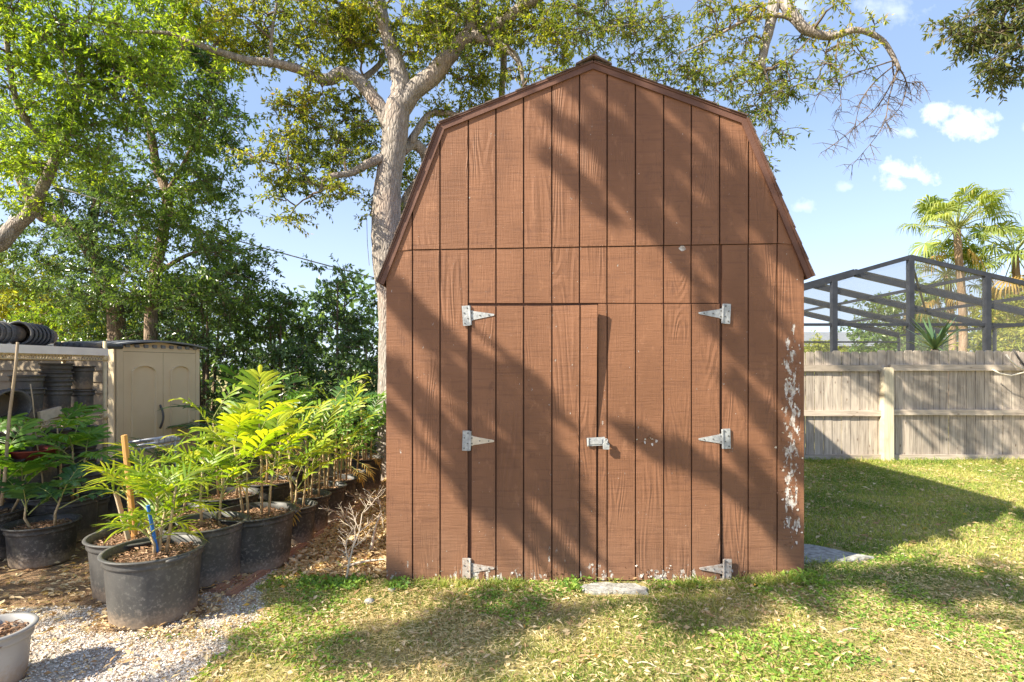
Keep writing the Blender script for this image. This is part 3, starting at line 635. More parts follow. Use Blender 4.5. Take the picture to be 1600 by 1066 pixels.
# low edging timbers
def timber(p0, p1, w, h, label, lift=0):
    a = Vector((p0[0], p0[1], 0)); b = Vector((p1[0], p1[1], 0)); d = (b - a).normalized(); m = MB(); ang = math.atan2(d.y, d.x)
    m.box((0, 0, h / 2), ((b - a).length, w, h)); m.box((0, w * .18, h + .004), ((b - a).length - .03, w * .5, .008))
    o = m.build('edging_timber', M_TIMBER); o.location = ((a.x + b.x) / 2, (a.y + b.y) / 2, float(gz(a.x, a.y)) - .01 + lift); o.rotation_euler = (0, 0, ang); tag(o, label, 'edging', 'edging timbers along the gravel')
timber((-1.93, 3.70), (-1.76, 5.3), .07, .035, 'faded red edging board between gravel strip and pots, nearer half')
timber((-2.06, 3.76), (-1.90, 4.7), .10, .02, 'flat red-brown board lying under the pots beside the gravel')
timber((-1.75, 5.34), (-1.62, 6.8), .07, .035, 'faded edging board beside the gravel, farther half near the big trunk')

# ------------------------------------------------------------------ pots and potted palms
def pot_mesh(m, R=.29, Hh=.40, seg=48, taper=.86, handles=True, foot=True, lip=.018):
    rb = R * taper; e = Hh * .012
    prof = [(.01, .012), (rb * .9, .010), (rb, .0), (rb + .002, .02), (rb + (R - rb) * .3, Hh * .32), (R - .012, Hh - .06), (R - .012, Hh - .058), (R - .002, Hh - .056), (R, Hh - .045), (R - .002, Hh - .036), (R - .003, Hh - .012),
            (R + lip * .8, Hh - .010), (R + lip, Hh - .004), (R + lip * .8, Hh + .002), (R, Hh + .003), (R - .008, Hh), (R - .012, Hh - .06), (R - .02, Hh - .12)]
    wob = (lambda a, z: (-.022 * (max(0, math.sin(a * 9)) ** 3) if z < .03 else 0)) if foot else None
    m.lathe(prof, (0, 0, 0), seg, wob)
    if handles:
        for a0 in (.0, math.pi):
            pts = [];
            for t in np.linspace(-.26, .26, 9):
                pts.append(((R + lip + .010 * math.cos(t / .26 * 1.5)) * math.cos(a0 + t), (R + lip + .010 * math.cos(t / .26 * 1.5)) * math.sin(a0 + t), Hh - .014))
            m.tube(pts, [.006] + [.012] * 7 + [.006], 8)
def soil_obj(parent, R, z, seed, x0, y0):
    m = MB(); r = np.random.default_rng(seed); n = 14; V = [(x0, y0, z + .02)]; f = []
    for j in range(1, 6):
        for k in range(20):
            a = 2 * math.pi * k / 20; rad = R * j / 5; V.append((x0 + rad * math.cos(a), y0 + rad * math.sin(a), z + .02 * (1 - (j / 5) ** 2) + r.uniform(-.006, .006)))
    for k in range(20): f.append((0, 1 + k, 1 + (k + 1) % 20))
    for j in range(4):
        for k in range(20): a = 1 + j * 20; f.append((a + k, a + 20 + k, a + 20 + (k + 1) % 20, a + (k + 1) % 20))
    m.add(V, f); m.cur = 1; N = int(2600 * R * R * 4); q = r.random(N) ** .5 * R * .97; a = r.uniform(0, 2 * np.pi, N)
    p = np.stack([x0 + q * np.cos(a), y0 + q * np.sin(a), z + .012 + .02 * (1 - (q / R) ** 2) + r.random(N) * .008], -1); b = r.uniform(0, 6.28, N)
    d = np.stack([np.cos(b), np.sin(b), r.uniform(-.2, .5, N)], -1); nr = np.stack([r.normal(0, .4, N), r.normal(0, .4, N), np.ones(N)], -1)
    Vv, Fc = leaf_quads(p, d, nr, r.uniform(.015, .045, N), r.uniform(.008, .02, N)); m.arrays(Vv, Fc)
    return m.build('soil', [M_SOIL, M_CHIP], parent)
def leaflet(m, p, d, up, L, W, style, r):
    """curved strip leaflet"""
    d = d.normalized(); s = d.cross(up); s = s.normalized() if s.length > 1e-4 else d.orthogonal()
    n = 4; pts = []; q = Vector(p); dd = Vector(d); droop = r.uniform(.10, .3)
    prof = [.35, 1, .9, .55, .04] if style == 'narrow' else [.25, .8, 1.05, 1.05, .75]
    V = []
    for i in range(n + 1):
        w = W * prof[i] / 2; u = dd.cross(s).normalized() * -1
        V.append(q + s * w - Vector((0, 0, w * .35))); V.append(Vector(q)); V.append(q - s * w - Vector((0, 0, w * .35)))
        q = q + dd * (L / n); dd = (dd + Vector((0, 0, -droop))).normalized()
    if style != 'narrow':      # ragged, obliquely cut tip
        V[-3] += dd * L * r.uniform(.0, .1); V[-2] -= dd * L * .05; V[-1] += dd * L * r.uniform(.05, .2)
    f = []
    for i in range(n): a = i * 3; f += [(a, a + 1, a + 4, a + 3), (a + 1, a + 2, a + 5, a + 4)]
    m.add(V, f)
def frond(parent, base, dirv, L, nl, ll, lw, style, mat, r, petiole=.25, arch=.9, stemmat=None, two=True):
    m = MB(); d = Vector(dirv).normalized(); p = Vector(base); n = 12; pts = [p.copy()]; ds = [d.copy()]
    side = d.cross(Vector((0, 0, 1))); side = side.normalized() if side.length > 1e-3 else Vector((1, 0, 0))
    for i in range(n):
        d = (d + Vector((0, 0, -arch / n * (i + 2) / n * 1.6))).normalized(); p = p + d * (L / n); pts.append(p.copy()); ds.append(d.copy())
    m.cur = 1; m.tube(pts, [.005 * (1 - .75 * i / n) * max(1, L / .5) for i in range(n + 1)], 5); m.cur = 0
    for k in range(nl):
        t = petiole + (1 - petiole) * (k + .3) / nl; i = min(n - 1, int(t * n)); fr = t * n - i; q = pts[i].lerp(pts[i + 1], fr); dd = ds[i]
        sd = dd.cross(Vector((0, 0, 1))); sd = sd.normalized() if sd.length > 1e-3 else side
        up = sd.cross(dd).normalized(); prof = math.sin(math.pi * (.2 + .68 * (k / max(1, nl - 1)))) ** .7
        for sg in (-1, 1):
            fw = .75 + 1.2 * (k / nl) ** 1.3
            v = dd * fw + sd * sg * 1.0 + up * r.uniform(.1, .35); leaflet(m, q, v, up, ll * prof * r.uniform(.85, 1.12), lw * r.uniform(.8, 1.1), style, r)
    leaflet(m, pts[-1], ds[-1], Vector((0, 0, 1)), ll * .75, lw, style, r)
    return m.build('frond', [mat, stemmat or M_STEMG], parent, smooth=False)
M_STEMG = simple("green_stem", (.22, .27, .07), (.4, .4, .14), 20, .6)
M_STEMB = simple("tan_cane", (.34, .24, .13), (.55, .42, .25), 30, .7)
def potted(x, y, R, Hh, label, stems, style='narrow', mat=None, potm=None, seed=1, fl=.28, ll=.15, lw=.02, nl=5, nf=6, lift=0, rot=0, handles=True, arch=.9, soilm=True, updir=.9, group='potted palms standing in rows left of the shed', sticker=False):
    r = random.Random(seed); g = float(gz(x, y)) + lift; t = thing('potted_palm', (x, y, g), label, 'potted plant', group)
    pm = MB(); pot_mesh(pm, R, Hh, handles=handles); 
    c, s_ = math.cos(rot), math.sin(rot); pm.v = [(v[0] * c - v[1] * s_ + x, v[0] * s_ + v[1] * c + y, v[2] + g) for v in pm.v]
    po = pm.build('pot', potm or M_POT, t, smooth=True)
    soil_obj(t, R - .013, g + Hh - .065, seed, x, y)
    for (dx, dy, hh, lx, ly) in stems:
        b = Vector((x + dx, y + dy, g + Hh - .06)); tp = b + Vector((lx, ly, hh)); md = b.lerp(tp, .5) + Vector((r.uniform(-.02, .02), r.uniform(-.02, .02), 0))
        m = MB(); m.tube([b, md, tp], [.011, .009, .006], 7); m.build('stem', M_STEMB, t, smooth=True)
        if handles is False and soilm and mat is not LF_SHADE and r.random() < .6:
            a = r.uniform(0, 6.28); frond(t, b.lerp(tp, .35), (math.cos(a), math.sin(a), -.1), fl * .7, nl, ll * .8, lw * .6, 'narrow', LF_PALMDRY, r, arch=1.2, petiole=.3)
        for k in range(nf):
            a = r.uniform(0, .7) + 2 * math.pi * k / nf * 1.62; u = .62 + .38 * (k / max(1, nf - 1)); q = b.lerp(tp, u); 
            el = updir * (.5 + .9 * u) * r.uniform(.5, 1.6)
            frond(t, q, (math.cos(a), math.sin(a), el), fl * r.uniform(.75, 1.2), nl, ll, lw, style, mat or LF_PLANT, r, arch=arch, petiole=.3)
    return t
POTP = 'potted palms standing in rows left of the shed'
# front row (along the gravel)
potted(-2.26, 3.44, .272, .42, 'yellow-green palm in the front-most full grey pot, blue stake beside its stems', [(.03, .0, .28, .02, .02), (.0, .03, .40, .0, .0), (.06, .02, .44, .05, .02), (.02, -.03, .18, -.04, .0)], seed=3, fl=.24, ll=.2, lw=.019, nl=5, nf=7, rot=2.6, potm=M_POTGREY)
potted(-2.62, 3.80, .285, .40, 'pot with two thin-stemmed yellow palms and the orange pine stake', [(-.08, .02, .38, .0, .0), (.03, .04, .44, .02, .02)], seed=5, fl=.26, ll=.22, lw=.021, nl=5, nf=7, rot=2.7, potm=M_POTGREY)
potted(-2.27, 4.02, .275, .42, 'palm in a dark grey pot standing third along the gravel edge', [(-.02, .0, .42, .0, .0), (.08, .05, .36, .02, .03)], seed=7, fl=.28, ll=.2, lw=.022, nl=5, nf=8, rot=.5, potm=M_POTGREY)
potted(-2.03, 4.32, .285, .42, 'tall lush yellow-green palm in a wide black pot on the red-brown boards', [(-.1, .0, .62, -.08, .0), (.02, .05, .75, -.04, .04), (.1, .0, .48, .05, .0), (-.03, -.06, .42, .0, -.03)], 'fish', seed=9, fl=.42, ll=.2, lw=.034, nl=7, nf=4, updir=1.6, rot=.3, potm=M_POT)
for i, (x, y, R, hh, n_, sd, mt, lb) in enumerate([
    (-1.93, 4.86, .17, .33, .5, 11, 'n', 'small palm in a narrow black pot, first past the wide pot on the boards'),
    (-1.93, 5.25, .165, .33, .62, 12, 'f', 'palm in a narrow black pot, second past the wide pot on the boards'),
    (-1.91, 5.65, .175, .33, .75, 13, 'g', 'green palm in a narrow black pot, midway along the far row beside the edging'),
    (-1.90, 6.05, .165, .33, .95, 14, 'f', 'tall palm in a narrow pot near the far end of the row, against the hedge'),
    (-1.90, 6.45, .17, .33, .6, 15, 'g', 'palm with drooping fronds in the narrow pot just before the last one'),
    (-1.88, 7.0, .21, .40, .7, 16, 'g', 'palm in a black pot last in the row, beside the big trunk')]):
    potted(x, y, R, hh, lb, [(-.03, .0, n_, -.03, .0), (.05, .03, n_ * .8, .02, .02), (.0, -.04, n_ * .6, .03, -.02)], 'narrow' if mt == 'n' else 'fish', {'n': LF_PLANT, 'f': LF_PLANT, 'g': LF_PLANTG}[mt], M_POT, sd, fl=.38, ll=.18, lw=.028, nl=6, nf=3, updir=1.5, handles=False)
# second row behind them
for i, (x, y, R, hh, n_, sd, mt, lb) in enumerate([
    (-2.78, 4.45, .27, .38, .45, 21, 'n', 'palm in a low black pot behind the orange stake'),
    (-2.62, 5.0, .27, .40, .75, 22, 'f', 'bushy bright palm behind the tall lush palm, left of the row of narrow pots'),
    (-2.5, 5.6, .25, .40, .8, 23, 'g', 'green palm in the second row, level with the middle of the narrow pots'),
    (-2.55, 6.3, .25, .40, .9, 24, 'g', 'green palm in the second row nearest the big trunk')]):
    potted(x, y, R, hh, lb, [(-.08, .0, n_, -.05, .0), (.06, .04, n_ * .85, .04, .02), (.0, -.06, n_ * .6, .0, -.04)], 'narrow' if mt == 'n' else 'fish', {'n': LF_PLANT, 'f': LF_PLANT, 'g': LF_PLANTG}[mt], M_POT, sd, fl=.40, ll=.19, lw=.03, nl=6, nf=3, updir=1.4, handles=False)
# shaded group by the shelf
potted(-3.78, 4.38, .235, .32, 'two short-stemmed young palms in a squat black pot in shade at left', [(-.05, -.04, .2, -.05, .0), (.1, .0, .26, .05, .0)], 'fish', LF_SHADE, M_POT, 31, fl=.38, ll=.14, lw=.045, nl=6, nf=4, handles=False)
tL = potted(-4.32, 4.45, .26, .38, 'broad-leaved palm in the black pot with a white sticker at the left edge', [(.1, -.02, .42, .1, -.05), (-.02, .0, .6, .0, .0), (.12, .1, .3, .12, .0)], 'fish', LF_PLANTG, M_POT, 33, fl=.42, ll=.17, lw=.05, nl=6, nf=4, handles=False)
potted(-4.05, 4.95, .24, .38, 'tall green palm with long side fronds behind the squat shaded pot', [(.05, .0, .55, .0, .0), (-.1, .05, .68, -.03, .0), (.12, -.03, .42, .07, .0)], 'fish', LF_PLANTG, M_POTBLK, 35, fl=.42, ll=.19, lw=.034, nl=8, nf=4, handles=False)
# sticker with small print on that pot
def sticker():
    g = float(gz(-4.32, 4.45)); m = MB(); a0, a1 = -.93, -.60; R = .253; V = []; f = []
    for j, z in enumerate((.235, .315)):
        for k in range(7):
            a = a0 + (a1 - a0) * k / 6; V.append((-4.32 + (R + .002 * 0 + .002) * math.cos(a), 4.45 + (R + .002) * math.sin(a), g + z + .10 * (k / 6 - .5) * .3))
    for k in range(6): f.append((k, k + 1, 8 + k, 7 + k))
    m.add(V, f); m.cur = 1; r = random.Random(2)
    for row in range(4):
        for k in range(5):
            if r.random() < .25: continue
            aa = a0 + (a1 - a0) * (k + .25) / 6; ab = a0 + (a1 - a0) * (k + .9) / 6; z = .25 + row * .014 + .10 * (k / 6 - .5) * .3
            m.add([(-4.32 + .257 * math.cos(aa), 4.45 + .257 * math.sin(aa), g + z), (-4.32 + .257 * math.cos(ab), 4.45 + .257 * math.sin(ab), g + z), (-4.32 + .257 * math.cos(ab), 4.45 + .257 * math.sin(ab), g + z + .006), (-4.32 + .257 * math.cos(aa), 4.45 + .257 * math.sin(aa), g + z + .006)], [(0, 1, 2, 3)])
    m.build('sticker', [M_LABEL, M_INK], tL)
sticker()
# faded pot at the lower left corner
def corner_pot():
    x, y = -2.57, 2.68; g = float(gz(x, y)); t = thing('planter_pot', (x, y, g), 'sun-faded light grey pot of bark mulch at the lower left corner', 'pot')
    pm = MB(); pot_mesh(pm, .165, .27, handles=False, taper=.82); pm.v = [(v[0] + x, v[1] + y, v[2] + g) for v in pm.v]; pm.build('pot', M_POTLT, t, smooth=True); soil_obj(t, .152, g + .215, 44, x, y)
corner_pot()
# stakes
def stake(a, b, w, th, mat, label, name='wooden_stake', bevel=.003):
    a = Vector(a); b = Vector(b); d = (b - a); L = d.length; m = MB(); 
    V = [(sx * w / 2, sy * th / 2, 0) for sx, sy in ((-1, -1), (1, -1), (1, 1), (-1, 1))]
    m.prism([(-w / 2 + bevel, -th / 2), (w / 2 - bevel, -th / 2), (w / 2, -th / 2 + bevel), (w / 2, th / 2 - bevel), (w / 2 - bevel, th / 2), (-w / 2 + bevel, th / 2), (-w / 2, th / 2 - bevel), (-w / 2, -th / 2 + bevel)], 0, L, lambda u, v, w_: (u, v, w_))
    o = m.build(name, mat); o.location = a; o.rotation_mode = 'QUATERNION'; o.rotation_quaternion = d.to_track_quat('Z', 'Y'); return tag(o, label, 'stake')
stake(P(212, 850, 3.82), P(194, 680, 3.80), .056, .022, M_STAKE, 'tall orange-brown pine stake standing in the second pot')
stake(P(203, 852, 3.74), P(181, 768, 3.82), .03, .015, M_OLDSTAKE, 'short weathered grey-brown stake leaning in the second pot')
stake(P(247, 868, 3.44), P(231, 790, 3.40), .022, .018, M_BLUE, 'blue painted stake leaning in the front-most full pot', 'painted_stake')
def cane(a, b, r_, label):
    a = Vector(a); b = Vector(b); m = MB(); pts = [a.lerp(b, t) + Vector((.006 * math.sin(t * 9), 0, 0)) for t in np.linspace(0, 1, 8)]; m.tube(pts, [r_ * (1.1 - .25 * t) for t in np.linspace(0, 1, 8)], 7); tag(m.build('bamboo_cane', M_OLDSTAKE, smooth=True), label, 'cane')
cane(P(2, 790, 4.4), P(27, 535, 4.3), .012, 'thin bamboo cane leaning in front of the shelf at the left edge')
cane(P(68, 770, 4.9), P(47, 600, 4.9), .006, 'very thin cane behind the shaded pots')
cane(P(574, 740, 7.0), P(571, 675, 7.0), .016, 'short brown cane standing in the last pot beside the big trunk')

# ------------------------------------------------------------------ wire shelf with nursery pots
def shelf():
    # the shelf runs from (XA, YA) near the right end toward the camera
    A = Vector((-4.34, 5.80, 0)); D = Vector((-.05, -1, 0)).normalized(); Nn = Vector((-1, .05, 0)).normalized(); Lg = 2.7; dep = .46
    t = thing('wire_shelf', A, 'cream coated steel wire shelf unit with white top board beside the beige resin shed', 'shelf')
    ends = [A, A + D * Lg, A + Nn * dep, A + D * Lg + Nn * dep]
    for e in ends:
        m = MB(); m.tube([e, e + Vector((0, 0, 1.84))], .019, 12)
        for z in (.2, 1.04, 1.66): m.tube([e + Vector((0, 0, z - .03)), e + Vector((0, 0, z + .03))], .026, 12)
        m.build('post', M_CREAM, t, smooth=True)
    for z in (.2, 1.04, 1.66):
        m = MB()
        for off in (0, dep):
            for dz in (-.022, .022): m.tube([A + Nn * off + Vector((0, 0, z + dz)), A + Nn * off + D * Lg + Vector((0, 0, z + dz))], .0055, 6)
        k = 0
        while k * .035 < Lg:
            q = A + D * (k * .035); m.tube([q + Vector((0, 0, z + .022)), q + Nn * dep + Vector((0, 0, z + .022))], .003, 5, False)
            for off in (0, dep): m.tube([q + Nn * off + Vector((0, 0, z - .022)), q + Nn * off + D * .0175 + Vector((0, 0, z + .022)), q + Nn * off + D * .035 + Vector((0, 0, z - .022))], .003, 4, False)
            k += 1
        for q in (A, A + D * Lg, A + D * Lg / 2):
            for dz in (-.022, .022): m.tube([q + Vector((0, 0, z + dz)), q + Nn * dep + Vector((0, 0, z + dz))], .005, 6)
        m.build('wire_tier', M_CREAM, t)
    m = MB(); c = A + D * (Lg / 2 + .03) + Nn * (dep / 2) + Vector((0, 0, 1.725)); ang = math.atan2(D.y, D.x)
    m.box(c, (Lg + .1, dep + .04, .075), Matrix.Rotation(ang, 3, 'Z')); m.build('top_board', M_WHITE, t)
    return A, D, Nn
SA, SD, SN = shelf()
proto_pot = {}
def npot(R, Hh, mat=M_POTBLK):
    key = (R, Hh)
    if key not in proto_pot:
        m = MB(); pot_mesh(m, R, Hh, 32, .8, False, False, .012); proto_pot[key] = m.build('nursery_pot', mat, smooth=True); return proto_pot[key], True
    o = proto_pot[key].copy(); sc.collection.objects.link(o); return o, False
def stack(base, axis, n, R, Hh, step, label, group, jit=0, seed=0):
    r = random.Random(seed); axis = Vector(axis).normalized()
    for k in range(n):
        o, _ = npot(R, Hh); o.rotation_mode = 'QUATERNION'; o.rotation_quaternion = (axis + Vector((r.uniform(-jit, jit), r.uniform(-jit, jit), 0))).to_track_quat('Z', 'Y')
        o.location = Vector(base) + axis * step * k; tag(o, label, 'pot', group)
def at(s, n, z): return SA + SD * s + SN * n + Vector((0, 0, z))
UP = (0, 0, 1); DOWN = (0, 0, -1)
ORD = ['topmost', 'second from the top', 'third from the top', 'fourth from the top', 'fifth from the top', 'lowest']
def pile(s, n, z, cnt, R, Hh, step, where, seed=0):
    """upright pots nested or set on one another, counted from the top"""
    r = random.Random(seed)
    for k in range(cnt):
        o, _ = npot(R, Hh); o.rotation_mode = 'QUATERNION'; o.rotation_quaternion = (Vector((r.uniform(-.012, .012), r.uniform(-.012, .012), 1))).to_track_quat('Z', 'Y')
        o.location = at(s, n, z + step * k); i = cnt - 1 - k; w = 'lowest' if (k == 0 and cnt > 1) else ORD[i]
        tag(o, '%s black nursery pot %s' % (w, where), 'pot', 'pots ' + where)
def lying(s, n, z, cnt, R, Hh, step, ax, where, push=.0):
    ax = Vector(ax).normalized(); q = ax.to_track_quat('Z', 'Y'); nm = ['mouth-end', 'second', 'third', 'fourth', 'fifth', 'sixth', 'seventh', 'eighth', 'ninth', 'tenth']
    for j in range(cnt):
        o, _ = npot(R, Hh); o.rotation_mode = 'QUATERNION'; o.rotation_quaternion = q; o.location = at(s, n, z + R + .012) - ax * (Hh - push + step * j)
        tag(o, '%s black pot of the nested row lying %s' % (nm[j], where), 'pot', 'nested pots lying ' + where)
AX = SD + Vector((.16, 0, 0))
lying(.80, .17, 1.765, 6, .10, .2, .085, SD + Vector((.42, 0, 0)), 'on the white board, nearest the resin shed')
lying(1.10, .18, 1.765, 4, .095, .2, .06, AX, 'on the white board at the left edge')
def pipes():
    m = MB()
    for k in range(5):
        a = at(-.35, .10 + .06 * k, 1.765 + .03 + .012 * (k % 2)); b = at(.22, .06 + .07 * k, 1.765 + .03)
        m.tube([a, b], .028, 10)
    tag(m.build('plastic_tubes', M_POTBLK, smooth=True), 'bundle of dark plastic tubes lying on the shelf top next to the resin shed', 'tubes')
pipes()
pile(.07, .2, 1.075, 2, .115, .25, .25, 'at the right end of the middle tier')
pile(.37, .2, 1.075, 4, .13, .27, .085, 'in the second stack of the middle tier')
pile(.68, .2, 1.075, 2, .13, .29, .12, 'in the third stack of the middle tier')
lying(.98, .10, 1.075, 3, .135, .28, .05, (1, -.45, 0), 'at the left of the middle tier', .12)
lying(.98, .10, .70, 3, .135, .28, .05, (1, -.45, 0), 'below the middle tier at the left', .12)
for (s, n, zb, cnt, R, hh, st, lb) in [(.08, .2, .235, 6, .14, .28, .085, 'on the lower tier at its right end'), (.42, .2, .235, 6, .145, .28, .085, 'on the lower tier, second stack'), (.80, .2, .235, 5, .15, .28, .08, 'on the lower tier, third stack'), (1.25, .2, .235, 5, .15, .28, .09, 'on the lower tier at the left'),
                                        (.12, -.22, 0, 3, .16, .30, .14, 'on the ground before the shelf corner'), (.52, -.26, 0, 3, .17, .30, .12, 'on the ground left of the corner stack'), (.95, -.24, 0, 2, .18, .30, .12, 'on the ground before the shelf middle')]:
    pile(s, n, zb, cnt, R, hh, st, lb, int(s * 10))
def cardboard():
    m = MB(); m.box(at(.62, .03, 1.12), (.03, .24, .09), Matrix.Rotation(.15, 3, 'X')); tag(m.build('cardboard_strip', M_HTAN), 'torn strip of tan cardboard on the middle tier in front of the pots', 'cardboard')
cardboard()
def bowl():
    m = MB(); c = P(55, 712, 5.0); m.lathe([(.02, -.06), (.12, -.055), (.19, .05), (.205, .055), (.205, .065), (.18, .06), (.11, -.04), (.001, -.045)], tuple(c), 28); 
    t = thing('garden_bowl', c, 'faded red plastic bowl on a black upturned pot behind the shaded palms', 'bowl'); m.build('bowl', M_RED, t, smooth=True)
    o, _ = npot(.18, .30); o.rotation_mode = 'QUATERNION'; o.rotation_quaternion = Vector((0, 0, -1)).to_track_quat('Z', 'Y'); o.location = (c.x, c.y, c.z - .06); tag(o, 'black pot standing upside down under the red bowl', 'pot')
    o, _ = npot(.18, .30); o.location = (c.x, c.y, float(gz(c.x, c.y))); tag(o, 'black pot at the ground under the upturned pot and red bowl', 'pot')
bowl()

# ------------------------------------------------------------------ beige resin shed
def resin():
    C = Vector((-4.73, 6.5, 0)); d = Vector((.316, .949, 0)).normalized(); s = Vector((-.949, .316, 0)); nrm = Vector((.949, -.316, 0))
    WW, LL, HH = 1.14, 2.6, 1.82
    t = thing('resin_shed', C, 'beige resin garden shed with arched-panel double doors and grey roof at the left', 'shed')
    def f(u, v, w): return C + d * u + nrm * w + Vector((0, 0, v))
    def fs(u, v, w): return C + s * u + Vector((-.316, -.949, 0)) * w + Vector((0, 0, v))
    m = MB()      # front frame
    m.prism([(0, 0), (.07, 0), (.07, HH), (0, HH)], -.05, .02, f); m.prism([(WW - .06, 0), (WW, 0), (WW, HH), (WW - .06, HH)], -.05, .02, f); m.prism([(.071, 1.76), (WW - .061, 1.76), (WW - .061, HH), (.071, HH)], -.05, .012, f)
    m.prism([(.02, HH), (WW - .02, HH), (WW / 2, HH + .07)], -.05, .0, f)
    m.prism([(.071, 0), (WW - .061, 0), (WW - .061, .05), (.071, .05)], -.05, .015, f); m.build('front_frame', M_BEIGE, t)
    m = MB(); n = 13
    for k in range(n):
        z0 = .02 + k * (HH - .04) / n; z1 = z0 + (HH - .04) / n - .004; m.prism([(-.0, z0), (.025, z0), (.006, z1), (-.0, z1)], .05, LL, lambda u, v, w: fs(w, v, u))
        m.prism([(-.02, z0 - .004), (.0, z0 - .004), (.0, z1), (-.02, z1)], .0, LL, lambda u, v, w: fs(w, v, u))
    m.build('side_wall', M_BEIGE_SHADE, t); m = MB(); m.prism([(0, .0), (.09, .0), (.09, HH), (0, HH)], -.01, .012, lambda u, v, w: fs(u, v, w + .018)); m.build('corner_post', M_BEIGE, t)
    m = MB(); m.prism([(0, 0), (WW, 0), (WW, HH), (0, HH)], -LL, -LL + .03, f); m.prism([(-.02, 0), (0, 0), (0, HH), (-.02, HH)], -LL, 0, lambda u, v, w: C + d * (WW + u) + nrm * (w) + Vector((0, 0, v))); m.build('rear_walls', M_BEIGE_SHADE, t)
    xm = WW * .52
    for side, (a, b) in enumerate(((.074, xm - .003), (xm + .003, WW - .064))):
        m = MB(); m.prism([(a, .055), (b, .055), (b, 1.755), (a, 1.755)], -.01, .018, f)
        pw0, pw1 = a + .09, b - .09; zt, zb = 1.50, .30; cx = (pw0 + pw1) / 2
        arc = [(cx + (pw1 - pw0) / 2 * math.cos(q), zt + .09 * math.sin(q)) for q in np.linspace(0, math.pi, 13)]
        outer = [(pw0, zb), (pw1, zb)] + arc
        inn = [(cx + (p[0] - cx) * .86, zb + .05 + (p[1] - zb) * .955) for p in outer]
        nO = len(outer); inn2 = [(cx + (p[0] - cx) * .80, zb + .06 + (p[1] - zb) * .945) for p in outer]
        rings = [(outer, .018), ([(cx + (p[0] - cx) * .965, zb + .012 + (p[1] - zb) * .988) for p in outer], .042), (inn, .042), (inn2, .0185)]
        V = []; 
        for poly, w in rings: V += [f(p[0], p[1], w) for p in poly]
        m.add(V, [(j * nO + i, j * nO + (i + 1) % nO, (j + 1) * nO + (i + 1) % nO, (j + 1) * nO + i) for j in range(3) for i in range(nO)])
        dd = m.build('door', M_BEIGE, t)
        if side == 0:
            h = MB(); xh = b - .04
            h.tube([f(xh, z, .02 + .055 * math.sin((z - .78) / .30 * math.pi)) for z in np.linspace(.78, 1.08, 9)], [.012, .014, .013, .013, .013, .013, .013, .014, .012], 8); h.build('handle', M_DARK, dd, smooth=True)
    m = MB(); e = .07
    N_ = 8; top = [(-e + (WW + 2 * e) * k / N_, HH + .022 + .065 * math.sin(math.pi * k / N_) ** .8) for k in range(N_ + 1)]
    bot = [(x, z - .02) for x, z in top[::-1]]; m.prism(top + bot, -LL - .08, .09, f)
    for k in range(12):
        u = -LL + .1 + k * LL / 12; m.prism([(x, z + .012) for x, z in top] + [(x, z - .002) for x, z in top[::-1]], u, u + .05, f)
    m.build('roof', M_ROOFG, t)
    m = MB()
    for k in range(9):
        x = .1 + k * (WW - .2) / 8; zt = HH + .0; m.prism([(x, zt - .012), (x + .05, zt - .012), (x + .05, zt + .03), (x, zt + .03)], .005, .03, f)
    m.build('vent_strip', M_ROOFG, t)
resin()
def silver():
    a = P(200, 699, 6.2); b = P(282, 686, 6.5); t = thing('folding_frame', (a + b) / 2, 'silver grey folded metal frame propped before the beige shed doors', 'folding frame')
    m = MB(); 
    for dz, dy in ((0, 0), (.05, .03), (-.05, .05)): m.tube([a + Vector((0, dy, dz)), b + Vector((0, dy, dz))], .016, 8)
    m.tube([a, a + Vector((-.01, .03, .05)), a + Vector((0, .1, -.05))], .016, 8); m.build('rails', M_SILVER, t, smooth=True)
    m = MB(); d = (b - a)
    for k in range(5):
        q = a + d * (.55 + .09 * k); m.box(q + Vector((0, 0, .02)), (.05, .05, .05), Matrix.Rotation(.4 * k, 3, 'Z'))
    m.build('joint', M_SILVER, t)
    for q in (a.lerp(b, .1), a.lerp(b, .9)):
        m = MB(); m.tube([q, (q.x, q.y, 0)], .014, 8); m.build('leg', M_SILVER, t)
silver()

